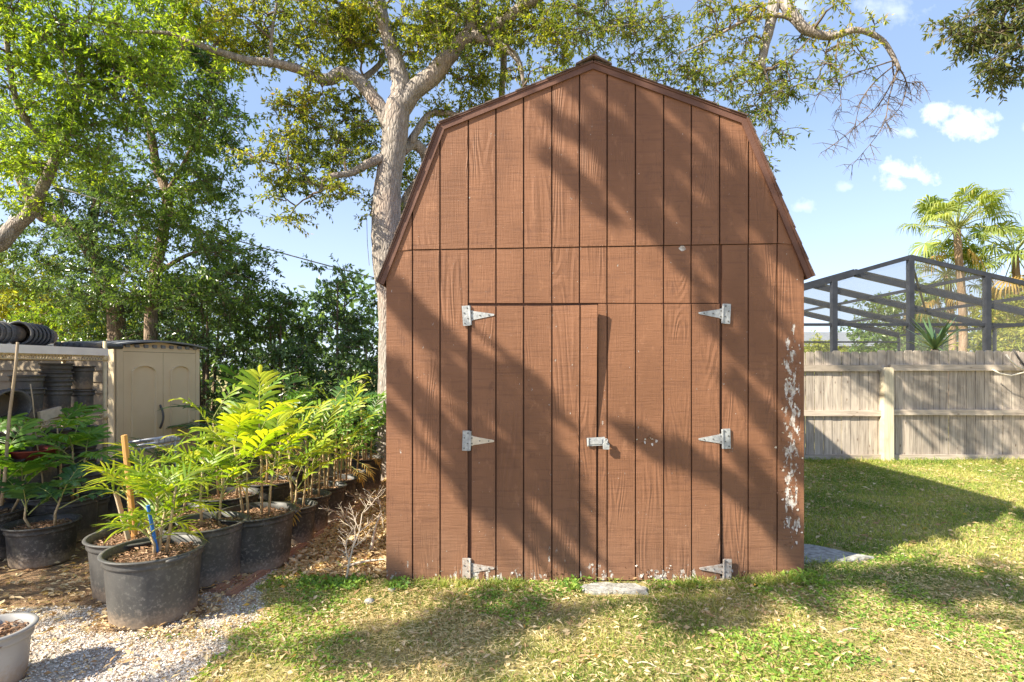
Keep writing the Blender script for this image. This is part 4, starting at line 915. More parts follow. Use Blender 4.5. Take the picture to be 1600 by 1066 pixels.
# ------------------------------------------------------------------ fence
def fence():
    YF = 8.85; z0 = .055; t = thing('wooden_fence', (6, YF, z0), 'weathered grey dog-eared picket fence behind the shed at right', 'fence'); r = random.Random(4)
    x = 1.0; w = .1365
    while x < 11.0:
        hh = 1.835 + r.uniform(-.02, .016) - z0; m = MB(); e = .022; ww = w + r.uniform(-.004, .003); y = YF + r.uniform(-.003, .003)
        m.prism([(x, z0 - .02 + r.uniform(0, .02)), (x + ww, z0 - .01), (x + ww, z0 + hh - e * 1.2), (x + ww - e, z0 + hh), (x + e, z0 + hh), (x, z0 + hh - e * 1.2)], y, y + .016, lambda u, v, w_: (u, w_, v)); m.build('picket', M_FENCE, t); x += w + .009
    posts = [1.0, 3.60, 6.05, 8.5, 10.9]; posts = [6.05 - 2.42 * 2, 6.05 - 2.42, 6.05, 6.05 + 2.44, 6.05 + 4.88]
    for px in posts:
        m = MB(); 
        m.prism([(px - .075 + .01, z0 - .03), (px + .075 - .01, z0 - .03), (px + .078, z0 + .02), (px + .075, 1.535), (px + .055, 1.57), (px - .055, 1.57), (px - .075, 1.535), (px - .078, z0 + .02)], YF - .125, YF - .005, lambda u, v, w_: (u, w_, v)); m.build('post', M_POST, t)
    for a, b in zip(posts[:-1], posts[1:]):
        for zc in (1.56, .835, .11):
            m = MB(); zz = zc + r.uniform(-.006, .006); hi = .10 if zc > 1.5 else .085
            ya = YF - .042 if zc < 1.5 else YF - .165
            lo, hi2 = (a + .079, b - .079) if zc < 1.5 else (a + .079, b - .079)
            m.prism([(lo, zz - hi / 2), (hi2, zz - hi / 2 + r.uniform(-.008, .008)), (hi2, zz + hi / 2), (lo, zz + hi / 2)], YF - .05, YF - .004, lambda u, v, w_: (u, w_, v)); m.build('rail', M_RAIL, t)
fence()
m = MB(); c = [P(1550, 577, 8.7), P(1563, 584, 8.65), P(1580, 587, 8.62), P(1600, 582, 8.6), P(1625, 570, 8.62), P(1640, 556, 8.7)]
m.tube(c, .011, 8); m.tube([P(1572, 554, 8.72), P(1578, 563, 8.7), P(1590, 573, 8.7), P(1605, 580, 8.68)], .012, 8)
tag(m.build('garden_hose', M_PIPE, smooth=True), 'cream hose looped over the top rail of the fence at right edge', 'hose')
m = MB(); m.tube([P(1583, 546, 8.72), P(1592, 560, 8.7), P(1602, 573, 8.66), P(1620, 590, 8.62)], .014, 8); tag(m.build('dark_hose', M_BLACKW, smooth=True), 'short dark hose hanging over the fence top at right edge', 'hose')

# ------------------------------------------------------------------ pool cage
def cage():
    Y0 = 14.0; XP = 10.25; ZP = 4.42; t = thing('pool_cage', (XP, Y0, 0), 'dark bronze framed pool screen enclosure with gabled roof beyond the fence', 'pool enclosure')
    sl, sr = .285, .232; XLt, XRt = 4.6, 16.5
    def zr(x): return ZP - (XP - x) * sl if x < XP else ZP - (x - XP) * sr
    def beam(a, b, w=.06, h=.06, mb=None):
        a = Vector(a); b = Vector(b); d = b - a; q = d.to_track_quat('X', 'Z').to_matrix(); mb.box((a + b) / 2, (d.length, w, h), q)
    posts = [XP - 1.97 * k for k in range(3)] + [XP + 1.97 * k for k in range(1, 4)]
    for x in posts:
        m = MB(); beam((x, Y0, 0), (x, Y0, zr(x) - .03), .13, .13, m); m.build('post', M_BRONZE, t)
    frames = [14.0, 16.3, 18.6, 20.9, 23.2]
    for i, y in enumerate(frames):
        m = MB(); h = .11 if i == 0 else .22; w = .08
        beam((XP, y, ZP), (XLt, y, zr(XLt)), w, h, m); beam((XP + .003, y, ZP - .002), (XRt, y, zr(XRt)), w, h, m); m.build('rafter', M_BRONZE, t)
    for y in (14.0, 23.2):
        m = MB(); beam((XLt, y, 2.68), (XRt, y, 2.68), .055, .07, m); beam((XLt, y, 1.0), (XRt, y, 1.0), .05, .05, m); m.build('chair_rail', M_BRONZE, t)
    for x in (XLt, XP - 3.7, XP - 1.95, XP, XP + 1.95, XP + 3.9, XRt):
        m = MB(); beam((x, 14.06, zr(x) - .01), (x, 23.1, zr(x) - .01), .06, .09, m); m.build('purlin', M_BRONZE, t)
    for x in (XLt, XRt):
        for y in frames[1:]:
            m = MB(); beam((x, y, 0), (x, y, zr(x) - .06), .08, .08, m); m.build('post', M_BRONZE, t)
    # braces
    for (x, y, x2, y2) in ((XP, 14.0, XP + 1.95, 16.3), (XP - 3.7, 16.3, XP - 1.95, 18.6), (XP + 1.95, 16.3, XP + 3.9, 18.6)):
        m = MB(); beam((x, y, zr(x) - .02), (x2, y2, zr(x2) - .02), .05, .05, m); m.build('brace', M_BRONZE, t)
    m = MB(); m.add([(XLt, Y0, 0), (XRt, Y0, 0), (XRt, Y0, zr(XRt)), (XP, Y0, ZP), (XLt, Y0, zr(XLt))], [(0, 1, 2, 3, 4)]); m.build('screen_wall', M_SCREEN, t)
    m = MB(); m.add([(XLt, 23.2, 0), (XRt, 23.2, 0), (XRt, 23.2, zr(XRt)), (XP, 23.2, ZP), (XLt, 23.2, zr(XLt))], [(0, 1, 2, 3, 4)]); m.build('screen_wall', M_SCREEN, t)
    for x in (XLt, XRt):
        m = MB(); m.add([(x, Y0, 0), (x, 23.2, 0), (x, 23.2, zr(x)), (x, Y0, zr(x))], [(0, 1, 2, 3)]); m.build('screen_wall', M_SCREEN, t)
    for xa in (XLt, XRt):
        m = MB(); m.add([(xa, Y0, zr(xa) + .05), (XP, Y0, ZP + .05), (XP, 23.2, ZP + .05), (xa, 23.2, zr(xa) + .05)], [(0, 1, 2, 3)]); m.build('screen_roof', M_SCREEN, t)
cage()

# ------------------------------------------------------------------ trees
def smooth_path(pts, k=4):
    """Catmull-Rom through (point, radius)"""
    out = []; n = len(pts)
    for i in range(n - 1):
        p0 = pts[max(i - 1, 0)]; p1 = pts[i]; p2 = pts[i + 1]; p3 = pts[min(i + 2, n - 1)]
        for j in range(k):
            t = j / k; a = [.5 * ((2 * p1[0][c]) + (-p0[0][c] + p2[0][c]) * t + (2 * p0[0][c] - 5 * p1[0][c] + 4 * p2[0][c] - p3[0][c]) * t * t + (-p0[0][c] + 3 * p1[0][c] - 3 * p2[0][c] + p3[0][c]) * t ** 3) for c in range(3)]
            out.append((Vector(a), p1[1] + (p2[1] - p1[1]) * t))
    out.append((Vector(pts[-1][0]), pts[-1][1])); return out
class Tree:
    def __init__(s, name, base, label, cat='tree', seed=0, bark=None, group=None):
        s.t = thing(name, base, label, cat, group); s.r = np.random.default_rng(seed); s.nodes = []; s.nr = []; s.bark = bark or M_BARK; s.tw = MB(); s.lv = MB()
    def limb(s, pts, name='limb', seg=12, k=4, rough=.06):
        sp = smooth_path(pts, k); m = MB(); s0 = m.n; m.tube([p for p, _ in sp], [q for _, q in sp], seg)
        for i in range(len(m.v)):
            ring = min(i // seg, len(sp) - 1); c, rad = sp[ring]; v = Vector(m.v[i]); m.v[i] = tuple(c + (v - c) * (1 + rough * (math.sin(ring * 1.7 + (i % seg) * 2.3) + s.r.normal() * .4)))
        m.build(name, s.bark, s.t, smooth=True)
        for p, rad in sp: s.nodes.append(tuple(p)); s.nr.append(rad)
    def branch_to(s, c, r0=.02, r1=.005, sag=.1):
        nd = np.array(s.nodes); c = np.array(c); dd = np.linalg.norm(nd - c, axis=1); dd = dd + .6 * np.maximum(0, nd[:, 2] - c[2]); j = int(np.argmin(dd)); a = Vector(nd[j]); b = Vector(c); L = (b - a).length
        if L < .15 or L > 4: return
        r0 = min(r0 + .006 * L, s.nr[j]); n = 6; pts = []
        for i in range(n + 1):
            t = i / n; q = a.lerp(b, t) + Vector((0, 0, sag * L * math.sin(math.pi * t))) + Vector(s.r.normal(0, .03 * L, 3)) * (0 < i < n); pts.append(q)
        s.tw.tube(pts, [r0 + (r1 - r0) * (i / n) ** .7 for i in range(n + 1)], 5, False)
        s.nodes += [tuple(q) for q in pts[2:]]; s.nr += [r0 * .6] * len(pts[2:])
    def spray(s, c, rad=.35, nt=7, nl=12, L=.07, W=.026, droop=.35, up=.1, connect=True, bare=0):
        r = s.r; c = np.array(c, float)
        if connect: s.branch_to(c)
        for _ in range(nt):
            d = r.normal(size=3); d[2] = d[2] * .5 + up; d /= np.linalg.norm(d); Lt = rad * r.uniform(.6, 1.25); seg = 4; p = c.copy(); pts = [p.copy()]; dd = d.copy(); ds = [dd.copy()]
            for i in range(seg): p = p + dd * Lt / seg; pts.append(p.copy()); dd = dd + np.array([0, 0, -droop / seg * 1.3]) + r.normal(0, .12, 3); dd /= np.linalg.norm(dd); ds.append(dd.copy())
            s.tw.tube([Vector(q) for q in pts], [.0045, .004, .0032, .0025, .0015], 3, False)
            if bare and r.random() < bare: continue
            t = np.sort(r.uniform(.1, 1, nl)); P_ = np.array(pts); idx = np.minimum((t * seg).astype(int), seg - 1); fr = (t * seg - idx)[:, None]; q = P_[idx] * (1 - fr) + P_[idx + 1] * fr; dv = np.array(ds)[idx]
            side = r.normal(size=(nl, 3)); side -= dv * np.sum(side * dv, 1)[:, None]; side /= np.linalg.norm(side, axis=1)[:, None]
            ld = dv * .6 + side * .9 + np.array([0, 0, -.25]); nr = r.normal(size=(nl, 3)) * .7 + np.array([0, 0, 1.0])
            V, Fc = leaf_quads(q, ld, nr, L * r.uniform(.7, 1.3, nl), W * r.uniform(.75, 1.25, nl)); s.lv.arrays(V, Fc)
    def blobs(s, lst, Yr=.6, thin=1.0, **kw):
        """lst: (px, py, rx, ry, Y, count) regions of the crown, measured on the photograph and given a depth"""
        r = s.r
        for (px, py, rx, ry, Y, cnt) in lst:
            for _ in range(max(1, round(cnt * thin))):
                while True:
                    a = r.uniform(-1, 1, 3)
                    if (a ** 2).sum() < 1: break
                y = Y + a[1] * Yr; s.spray(P(px + a[0] * rx, py + a[2] * ry, y) if False else Vector(P(px, py, Y)) + Vector((a[0] * rx / F * Y, a[1] * Yr, a[2] * ry / F * Y)), **kw)
    def done(s, leaf, twig=None):
        if s.tw.v: s.tw.build('twigs', twig or M_TWIG, s.t)
        if s.lv.v: s.lv.build('crown', leaf, s.t)
        print(s.t.name, len(s.lv.f))
def LP(lst, Y=None): return [(tuple(P(a, b, (Y if Y else c[0]))), c[-1]) for a, b, *c in lst]

YT = 7.8
oak = Tree('shade_tree', (-1.72, YT, 0), 'big spreading tree with pale forked trunk and yellow-olive leaves left of the shed roof', seed=1, bark=M_OAKBARK)
def px_path(lst): return [(tuple(P(a, b, y)), r) for (a, b, y, r) in lst]
oak.limb([((-1.70, YT, -.1), .34), ((-1.71, YT, .12), .27), ((-1.71, YT, .5), .22)] + px_path([(613, 560, YT, .195), (613, 480, YT, .195), (606, 400, YT, .225), (604, 330, YT, .205), (607, 280, YT, .18), (615, 235, YT, .172), (618, 195, YT, .185), (622, 165, YT, .17), (624, 150, YT, .12)]), 'trunk', 20, 5, .035)
oak.limb(px_path([(622, 170, YT, .15), (627, 140, YT, .14), (622, 110, YT, .115), (612, 75, YT, .1), (600, 40, YT, .095), (592, 0, YT, .09), (580, -60, YT - .1, .08), (560, -140, YT - .3, .05)]), seg=14)
oak.limb(px_path([(622, 175, YT, .15), (648, 140, YT, .135), (675, 120, YT, .13), (700, 88, YT, .12), (720, 66, YT, .11), (745, 58, YT - .1, .085), (790, 75, YT - .2, .05), (812, 100, YT - .2, .035), (818, 135, YT - .2, .018)]), seg=14)
oak.limb(px_path([(733, 62, YT, .09), (790, 30, YT - .2, .08), (880, -30, YT - .6, .075), (1000, -80, YT - 1.0, .07), (1130, -60, YT - 1.3, .07), (1205, -15, YT - 1.4, .066), (1240, 25, YT - 1.5, .062), (1262, 48, YT - 1.5, .055), (1300, 57, YT - 1.5, .04), (1338, 47, YT - 1.6, .033), (1375, 60, YT - 1.6, .027), (1392, 82, YT - 1.6, .026), (1405, 108, YT - 1.6, .02)]), seg=12)
oak.limb(px_path([(1212, -8, 6.4, .075), (1203, 40, 6.35, .06), (1196, 70, 6.3, .05), (1190, 100, 6.3, .045), (1196, 112, 6.3, .02)]), seg=10)
oak.limb(px_path([(1262, 48, 6.3, .04), (1225, 25, 6.3, .03), (1170, 30, 6.3, .022), (1110, 62, 6.2, .012), (1070, 80, 6.2, .006)]), seg=6)
oak.limb(px_path([(612, 205, YT, .12), (598, 175, YT, .105), (580, 150, YT, .1), (560, 126, YT, .095), (535, 114, YT, .09), (515, 124, YT, .085), (495, 122, YT, .07), (465, 108, YT - .1, .062), (425, 98, YT - .2, .058), (390, 95, YT - .3, .052), (345, 82, YT - .4, .045), (300, 66, YT - .5, .035), (265, 52, YT - .5, .025), (200, 50, YT - .6, .015)]), seg=12)
oak.limb(px_path([(597, 247, YT - .1, .07), (575, 256, YT - .2, .06), (550, 270, YT - .2, .05), (522, 275, YT - .3, .042), (505, 285, YT - .3, .036), (500, 300, YT - .3, .02)]), seg=8)
oak.limb(px_path([(628, 235, YT + .1, .09), (645, 225, YT + .3, .085), (660, 235, YT + .4, .08), (665, 255, YT + .5, .065), (650, 285, YT + .6, .055), (632, 310, YT + .7, .045), (626, 345, YT + .7, .03)]), seg=9)
oak.limb(px_path([(425, 98, YT - .2, .03), (424, 60, YT - .3, .024), (430, 20, YT - .3, .02), (440, -40, YT - .3, .012)]), seg=6)
oak.limb(px_path([(640, 225, YT + .2, .06), (670, 180, YT + .3, .05), (705, 178, YT + .4, .04), (750, 190, YT + .6, .02)]), seg=7)
oak.limb(px_path([(560, 130, YT + .3, .05), (600, 90, YT + .8, .04), (570, 60, YT + .9, .03), (530, 40, YT + 1, .02)]), seg=6)
oak.limb(px_path([(786, 45, YT + .3, .06), (787, 100, YT + .5, .05), (784, 150, YT + .6, .05), (786, 215, YT + .7, .045)]), seg=7)
kw = dict(rad=.33, nt=7, nl=15, L=.062, W=.027)
oak.blobs([(430, 30, 55, 45, YT, 22), (500, 40, 60, 50, YT, 34), (555, 70, 55, 55, YT + .6, 34), (560, 20, 50, 40, YT, 26), (480, 150, 40, 40, YT, 12), (530, 180, 45, 45, YT, 20), (570, 210, 35, 40, YT + .8, 18),
           (440, 190, 45, 35, YT, 12), (430, 250, 35, 40, YT - .2, 12), (480, 240, 45, 35, YT, 17), (530, 245, 35, 30, YT, 12), (465, 290, 50, 20, YT, 10), (530, 300, 32, 18, YT - .2, 6), (440, 330, 20, 18, YT - .3, 5), (560, 310, 25, 20, YT, 4),
           (390, 60, 45, 40, YT - .2, 16), (340, 40, 50, 40, YT - .3, 18)], Yr=.7, thin=.85, **kw)
oak.blobs([(660, 40, 45, 50, YT, 28), (710, 20, 50, 35, YT, 24), (650, 95, 35, 30, YT + .8, 14), (770, 30, 50, 35, YT, 26), (730, 120, 38, 30, YT + .4, 10), (745, 160, 35, 35, YT + .5, 10), (690, 200, 35, 35, YT + .6, 14), (640, 260, 30, 40, YT + .9, 10), (640, 330, 18, 30, YT + 1, 4), (830, 30, 45, 40, YT - .2, 20), (790, 90, 30, 35, YT, 9), (840, 140, 25, 18, YT - .2, 3), (880, 40, 45, 40, YT - .5, 16), (715, 60, 30, 20, YT - .5, 5)], Yr=.6, **kw)
kw2 = dict(rad=.28, nt=6, nl=11, L=.06, W=.02, droop=.9)
oak.blobs([(940, 30, 50, 45, 6.6, 17), (960, 85, 45, 35, 6.6, 13), (1010, 40, 45, 50, 6.5, 15), (1010, 110, 35, 22, 6.4, 7), (1075, 45, 45, 45, 6.4, 14), (1090, 110, 35, 40, 6.3, 10), (1140, 50, 40, 45, 6.3, 12), (1140, 130, 35, 35, 6.3, 9), (1180, 175, 28, 35, 6.3, 9), (1195, 230, 22, 22, 6.3, 6), (1225, 100, 35, 35, 6.2, 8), (1260, 130, 30, 25, 6.2, 6), (1275, 30, 35, 20, 6.2, 5), (1325, 55, 35, 30, 6.2, 5), (1330, 95, 22, 15, 6.2, 3), (1200, 30, 35, 30, 6.3, 6), (1070, 140, 25, 15, 6.3, 4)], Yr=.45, **kw2)
def oak_over():  # out-of-frame limbs added and shaped to throw shade streaks on the fence
    k = LIGHT / LIGHT.x; r = oak.r
    def fb(px, py, t): return P(px, py, 8.85) - k * t
    for pts in ([(1300, 560), (1350, 600), (1400, 640), (1460, 700)], [(1440, 540), (1500, 590), (1570, 650), (1620, 690)], [(1350, 570), (1420, 620), (1500, 690)]):
        q = [(fb(a, b, 7.0), .06 - .01 * i) for i, (a, b) in enumerate(pts)]; oak.limb(q, seg=6)
    oak.limb([(P(733, 62, YT), .1), (P(760, -60, YT - .5), .08), ((0.4, 6.4, 7.2), .07), (fb(1290, 560, 7.0), .05)], seg=8)
oak_over()
# bare hanging twigs at the limb's end
def bare_twigs():
    r = random.Random(8); tips = [((1405, 108), (1372, 165), (1330, 205), (1288, 236)), ((1403, 105), (1390, 150), (1378, 200), (1332, 258)), ((1405, 106), (1416, 130), (1408, 165), (1380, 195)), ((1395, 95), (1350, 110), (1310, 125), (1275, 150)), ((1395, 90), (1398, 120), (1425, 130), (1440, 128)), ((1400, 100), (1365, 130), (1345, 160), (1335, 200)), ((1310, 60), (1305, 110), (1312, 140), (1315, 175)), ((1195, 110), (1205, 150), (1202, 185), (1195, 215)), ((1265, 60), (1235, 90), (1205, 105), (1170, 150))]
    for tp in tips:
        pts = [P(a, b, 6.2 + r.uniform(-.15, .15) * (i > 0)) for i, (a, b) in enumerate(tp)]; sp = smooth_path([(p, .009 - .0022 * i) for i, p in enumerate(pts)], 5); oak.tw.tube([p for p, _ in sp], [q for _, q in sp], 5)
        for i in range(3, len(sp)):
            if r.random() < .9:
                for _ in range(2):
                    p = sp[i][0]; d = Vector((r.uniform(-1, 1), r.uniform(-.5, .5), r.uniform(-1.2, .2))).normalized() * r.uniform(.1, .26); mid = p + d * .5 + Vector((0, 0, .02)); oak.tw.tube([p, mid, p + d], [.0035, .0028, .0014], 4, False)
                    for _ in range(2): e = mid + Vector((r.uniform(-.1, .1), r.uniform(-.05, .05), r.uniform(-.12, .02))); oak.tw.tube([mid, e], [.0022, .001], 3, False)
bare_twigs()
oak.done(LF_OAK, M_TWIG)
# tree whose branches enter at the top right
t2 = Tree('oak_tree', (10.5, 6.2, 0), 'leafy branch of a neighbouring tree hanging in at the top right corner', seed=2)
t2.limb([((10.5, 6.2, -.05), .28), ((10.45, 6.2, 2), .24), ((10.2, 6.1, 4.2), .2), ((9.4, 6.0, 5.6), .12), ((8, 6, 6.3), .08)] + px_path([(1700, -40, 6.0, .05), (1620, -25, 6, .035), (1575, 10, 6, .02), (1560, 60, 6, .012)]), 'trunk')
t2.blobs([(1520, 15, 40, 22, 6, 9), (1570, 40, 40, 35, 6, 15), (1600, 90, 30, 35, 6, 10), (1555, 100, 22, 22, 6, 5), (1510, 45, 22, 18, 6, 4), (1610, 20, 40, 40, 6, 8), (1545, 45, 26, 22, 6, 5)], Yr=.4, rad=.27, nt=7, nl=11, L=.068, W=.024, droop=.8)
t2.done(LF_OAKR)

# left trees
tA = Tree('leafy_tree', tuple(G(236, 700) * 0 + Vector((-6.55, 9.9, 0))), 'tall green tree with a thin brown trunk rising right behind the beige shed', seed=3)
tA.limb([((-6.6, 9.9, -.05), .15), ((-6.58, 9.9, 1), .12)] + px_path([(236, 500, 9.9, .105), (240, 440, 9.9, .1), (254, 370, 9.9, .09), (262, 310, 9.9, .09), (245, 260, 9.9, .075), (236, 210, 9.8, .065), (222, 165, 9.7, .055), (200, 130, 9.6, .045), (180, 90, 9.5, .03), (170, 20, 9.4, .02)]), 'trunk', 12)
tA.limb(px_path([(262, 300, 9.9, .05), (290, 250, 9.7, .035), (320, 180, 9.5, .025), (340, 110, 9.5, .015)]), seg=7); tA.limb(px_path([(240, 430, 9.9, .045), (290, 400, 9.6, .035), (350, 380, 9.5, .02)]), seg=7); tA.limb(px_path([(236, 210, 9.8, .04), (280, 180, 9.5, .03), (330, 160, 9.3, .02)]), seg=7)
kA = dict(rad=.42, nt=8, nl=14, L=.082, W=.034)
tA.blobs([(300, 120, 75, 60, 9.3, 42), (340, 210, 45, 55, 9.3, 28), (260, 200, 60, 70, 9.4, 34), (320, 300, 55, 40, 9.4, 26), (230, 300, 70, 50, 9.4, 30), (290, 370, 70, 45, 9.4, 32), (360, 400, 35, 35, 9.4, 14), (340, 460, 65, 45, 9.4, 34), (240, 440, 70, 40, 9.6, 26), (290, 40, 80, 40, 9.2, 32), (390, 450, 30, 35, 9.2, 10), (395, 400, 22, 12, 9.2, 3)], Yr=1.0, thin=.9, **kA)
tA.done(LF_MID)
tB = Tree('leafy_tree', (-8.4, 8.6, 0), 'large bright green tree filling the top left corner of the photo', seed=4, bark=M_OAKBARK)
tB.limb([((-8.4, 8.6, -.05), .2), ((-8.3, 8.5, 1.5), .17)] + px_path([(-60, 420, 8.4, .15), (0, 378, 8.4, .13), (25, 352, 8.4, .11), (48, 330, 8.3, .09), (90, 240, 8, .06), (120, 150, 7.8, .06), (130, 40, 7.6, .04)]), 'trunk', 12)
tB.limb(px_path([(90, 240, 8, .06), (30, 170, 7.6, .04), (10, 60, 7.2, .03)]), seg=7)
kB = dict(rad=.36, nt=8, nl=13, L=.075, W=.029)
tB.blobs([(40, 50, 70, 60, 7.4, 44), (130, 50, 70, 60, 7.4, 44), (220, 60, 60, 55, 7.4, 32), (50, 150, 70, 60, 7.6, 42), (150, 150, 65, 55, 7.6, 38), (230, 140, 40, 50, 7.6, 16), (60, 240, 75, 40, 7.8, 32), (150, 240, 50, 40, 7.8, 18), (300, 30, 45, 40, 7.4, 16), (20, 300, 40, 25, 7.9, 8), (330, 100, 30, 30, 7.4, 6)], Yr=.8, thin=.75, **kB)
tB.done(LF_LEFT)
tC = Tree('leafy_tree', (-7.9, 10.6, 0), 'dark glossy-leaved tree with a leaning trunk behind the shelf, left of the thin-trunked tree', seed=5)
tC.limb([((-7.7, 10.6, -.05), .22), ((-7.7, 10.6, 1), .18)] + px_path([(182, 500, 10.6, .15), (165, 440, 10.6, .14), (140, 390, 10.6, .13), (100, 350, 10.6, .14), (60, 330, 10.5, .12), (20, 250, 10.4, .08)]), 'trunk', 12)
tC.limb(px_path([(140, 390, 10.6, .1), (150, 320, 10.5, .07), (170, 250, 10.4, .04)]), seg=7)
tC.blobs([(110, 320, 75, 45, 10.4, 32), (160, 380, 60, 45, 10.4, 32), (100, 430, 65, 50, 10.6, 24), (180, 460, 60, 45, 10.4, 28), (60, 370, 50, 30, 10.4, 10), (130, 240, 60, 40, 10.4, 20), (20, 210, 50, 50, 10.2, 20)], Yr=.9, rad=.42, nt=8, nl=14, L=.085, W=.036)
tC.done(LF_DARK)
# yellow-green backdrop tree seen through the gap at the left edge
tD = Tree('leafy_tree', (-13, 15, 0), 'sunlit yellow-green tree seen at the left edge above the shelf', seed=6)
tD.limb([((-13, 15, 0), .2), ((-13, 15, 2.5), .15), ((-12.8, 15, 4), .08)], 'trunk', 8)
tD.blobs([(40, 470, 90, 40, 15, 30), (100, 500, 70, 30, 15, 18), (20, 420, 60, 40, 15, 16), (150, 510, 60, 25, 15, 10)], Yr=1, rad=.6, nt=8, nl=14, L=.16, W=.05)
tD.done(LF_BRIGHTBACK)
# palm-like fronds at the left edge are part of the same backdrop: hedge shrubs closing the boundary
def shrub(name, x, y, h, w, label, leaf, seed, n, L=.085, W=.038, rad=.42, group='tall shrubs closing the back boundary', dens_top=1.0, shape=None):
    s = Tree(name, (x, y, 0), label, 'shrub', seed, group=group); r = s.r; nst = 4
    for k in range(nst):
        a = r.uniform(0, 6.28); q = r.uniform(.1, .35) * w; hh = h * r.uniform(.75, .95); s.limb([((x + .1 * math.cos(a), y + .1 * math.sin(a), -.03), .05), ((x + q * .5 * math.cos(a), y + q * .5 * math.sin(a), hh * .4), .035), ((x + q * math.cos(a), y + q * math.sin(a), hh), .012)], 'stem', 6)
    for _ in range(n):
        u = r.random(); z = h * (.06 + .94 * u); ww = w * (1 - .55 * max(0, u - .55) / .45) * r.random() ** .5; a = r.uniform(0, 6.28); s.spray((x + ww * math.cos(a), y + ww * math.sin(a) * .7, z), rad=rad, nt=7, nl=12, L=L, W=W, droop=.3)
    s.done(leaf)
shrub('hedge_shrub', -3.4, 10.6, 3.6, .75, 'dark leafy shrub with the tallest pointed top between the left trees and the big trunk', LF_DARK, 11, 70, rad=.32)
shrub('hedge_shrub', -2.3, 10.4, 3.3, .7, 'dark leafy shrub directly left of the big trunk', LF_MID, 12, 62, rad=.32)
shrub('hedge_shrub', -4.5, 10.4, 3.0, .9, 'dense green shrub behind the tall lush palm', LF_MID, 13, 80)
shrub('hedge_shrub', -5.6, 10.0, 3.2, .9, 'dense dark shrub right behind the resin shed doors', LF_DARK, 14, 90)
shrub('hedge_shrub', -6.9, 10.8, 3.3, 1.0, 'dense dark shrub behind the resin shed roof', LF_DARK, 15, 80)
shrub('hedge_shrub', -8.4, 11.2, 3.0, 1.1, 'dense shrub behind the left part of the wire shelf', LF_MID, 16, 70)
shrub('hedge_shrub', -10.0, 11.6, 2.9, 1.1, 'leafy shrub at the left edge behind the wire shelf', LF_LEFT, 17, 60)
shrub('hedge_shrub', -3.9, 9.4, 1.9, .7, 'low green shrub behind the broad shaded palm fronds', LF_DARK, 18, 50, rad=.3)
shrub('hedge_shrub', -2.6, 9.3, 2.1, .7, 'low dark shrub behind the far end of the potted row', LF_DARK, 19, 54, rad=.3)
shrub('hedge_shrub', -1.0, 10.2, 2.8, .8, 'shrub behind the shed left rear corner', LF_MID, 20, 40, rad=.35)
m = MB(); r = np.random.default_rng(3); n = 9000
x = r.uniform(-26, 2, n); z = r.uniform(0, 1, n) ** .8 * (3.4 + 1.2 * fnoise(x * .4, x * 0, 2)); y = 17 + r.normal(0, .9, n) - x * .05
nn_ = r.normal(size=(n, 3)); V, Fc = leaf_quads(np.stack([x, y, z], -1), r.normal(size=(n, 3)), nn_, r.uniform(.2, .42, n), r.uniform(.1, .2, n)); m.arrays(V, Fc)
tag(m.build('distant_foliage', LF_DARK), 'far mass of dark green foliage behind the shrubs at left', 'foliage', kind='stuff')
# areca-like ground palm in the shade before the hedge
def ground_palm(x, y, nf, L, label, mat, seed, ll=.34, lw=.05, el=1.6, name='ground_palm', nl=14, spread=(0, 6.28), lift=.0):
    t = thing(name, (x, y, 0), label, 'palm'); r = random.Random(seed)
    for k in range(nf):
        a = spread[0] + (spread[1] - spread[0]) * (k + r.random() * .6) / nf; frond(t, (x + .06 * math.cos(a), y + .06 * math.sin(a), lift), (math.cos(a), math.sin(a), el * r.uniform(.7, 1.4)), L * r.uniform(.8, 1.15), nl, ll, lw, 'narrow', mat, r, petiole=.35, arch=1.0)
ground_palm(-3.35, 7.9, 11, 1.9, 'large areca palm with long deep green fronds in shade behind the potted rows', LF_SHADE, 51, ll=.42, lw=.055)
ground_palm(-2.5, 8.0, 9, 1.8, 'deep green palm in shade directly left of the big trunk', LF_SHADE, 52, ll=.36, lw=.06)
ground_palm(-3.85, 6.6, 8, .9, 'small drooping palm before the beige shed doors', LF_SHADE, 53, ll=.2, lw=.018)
ground_palm(-8.6, 9.2, 10, 2.6, 'tall palm with yellowish drooping fronds at the left edge above the shelf', LF_BRIGHTBACK, 54, ll=.5, lw=.035, nl=22)
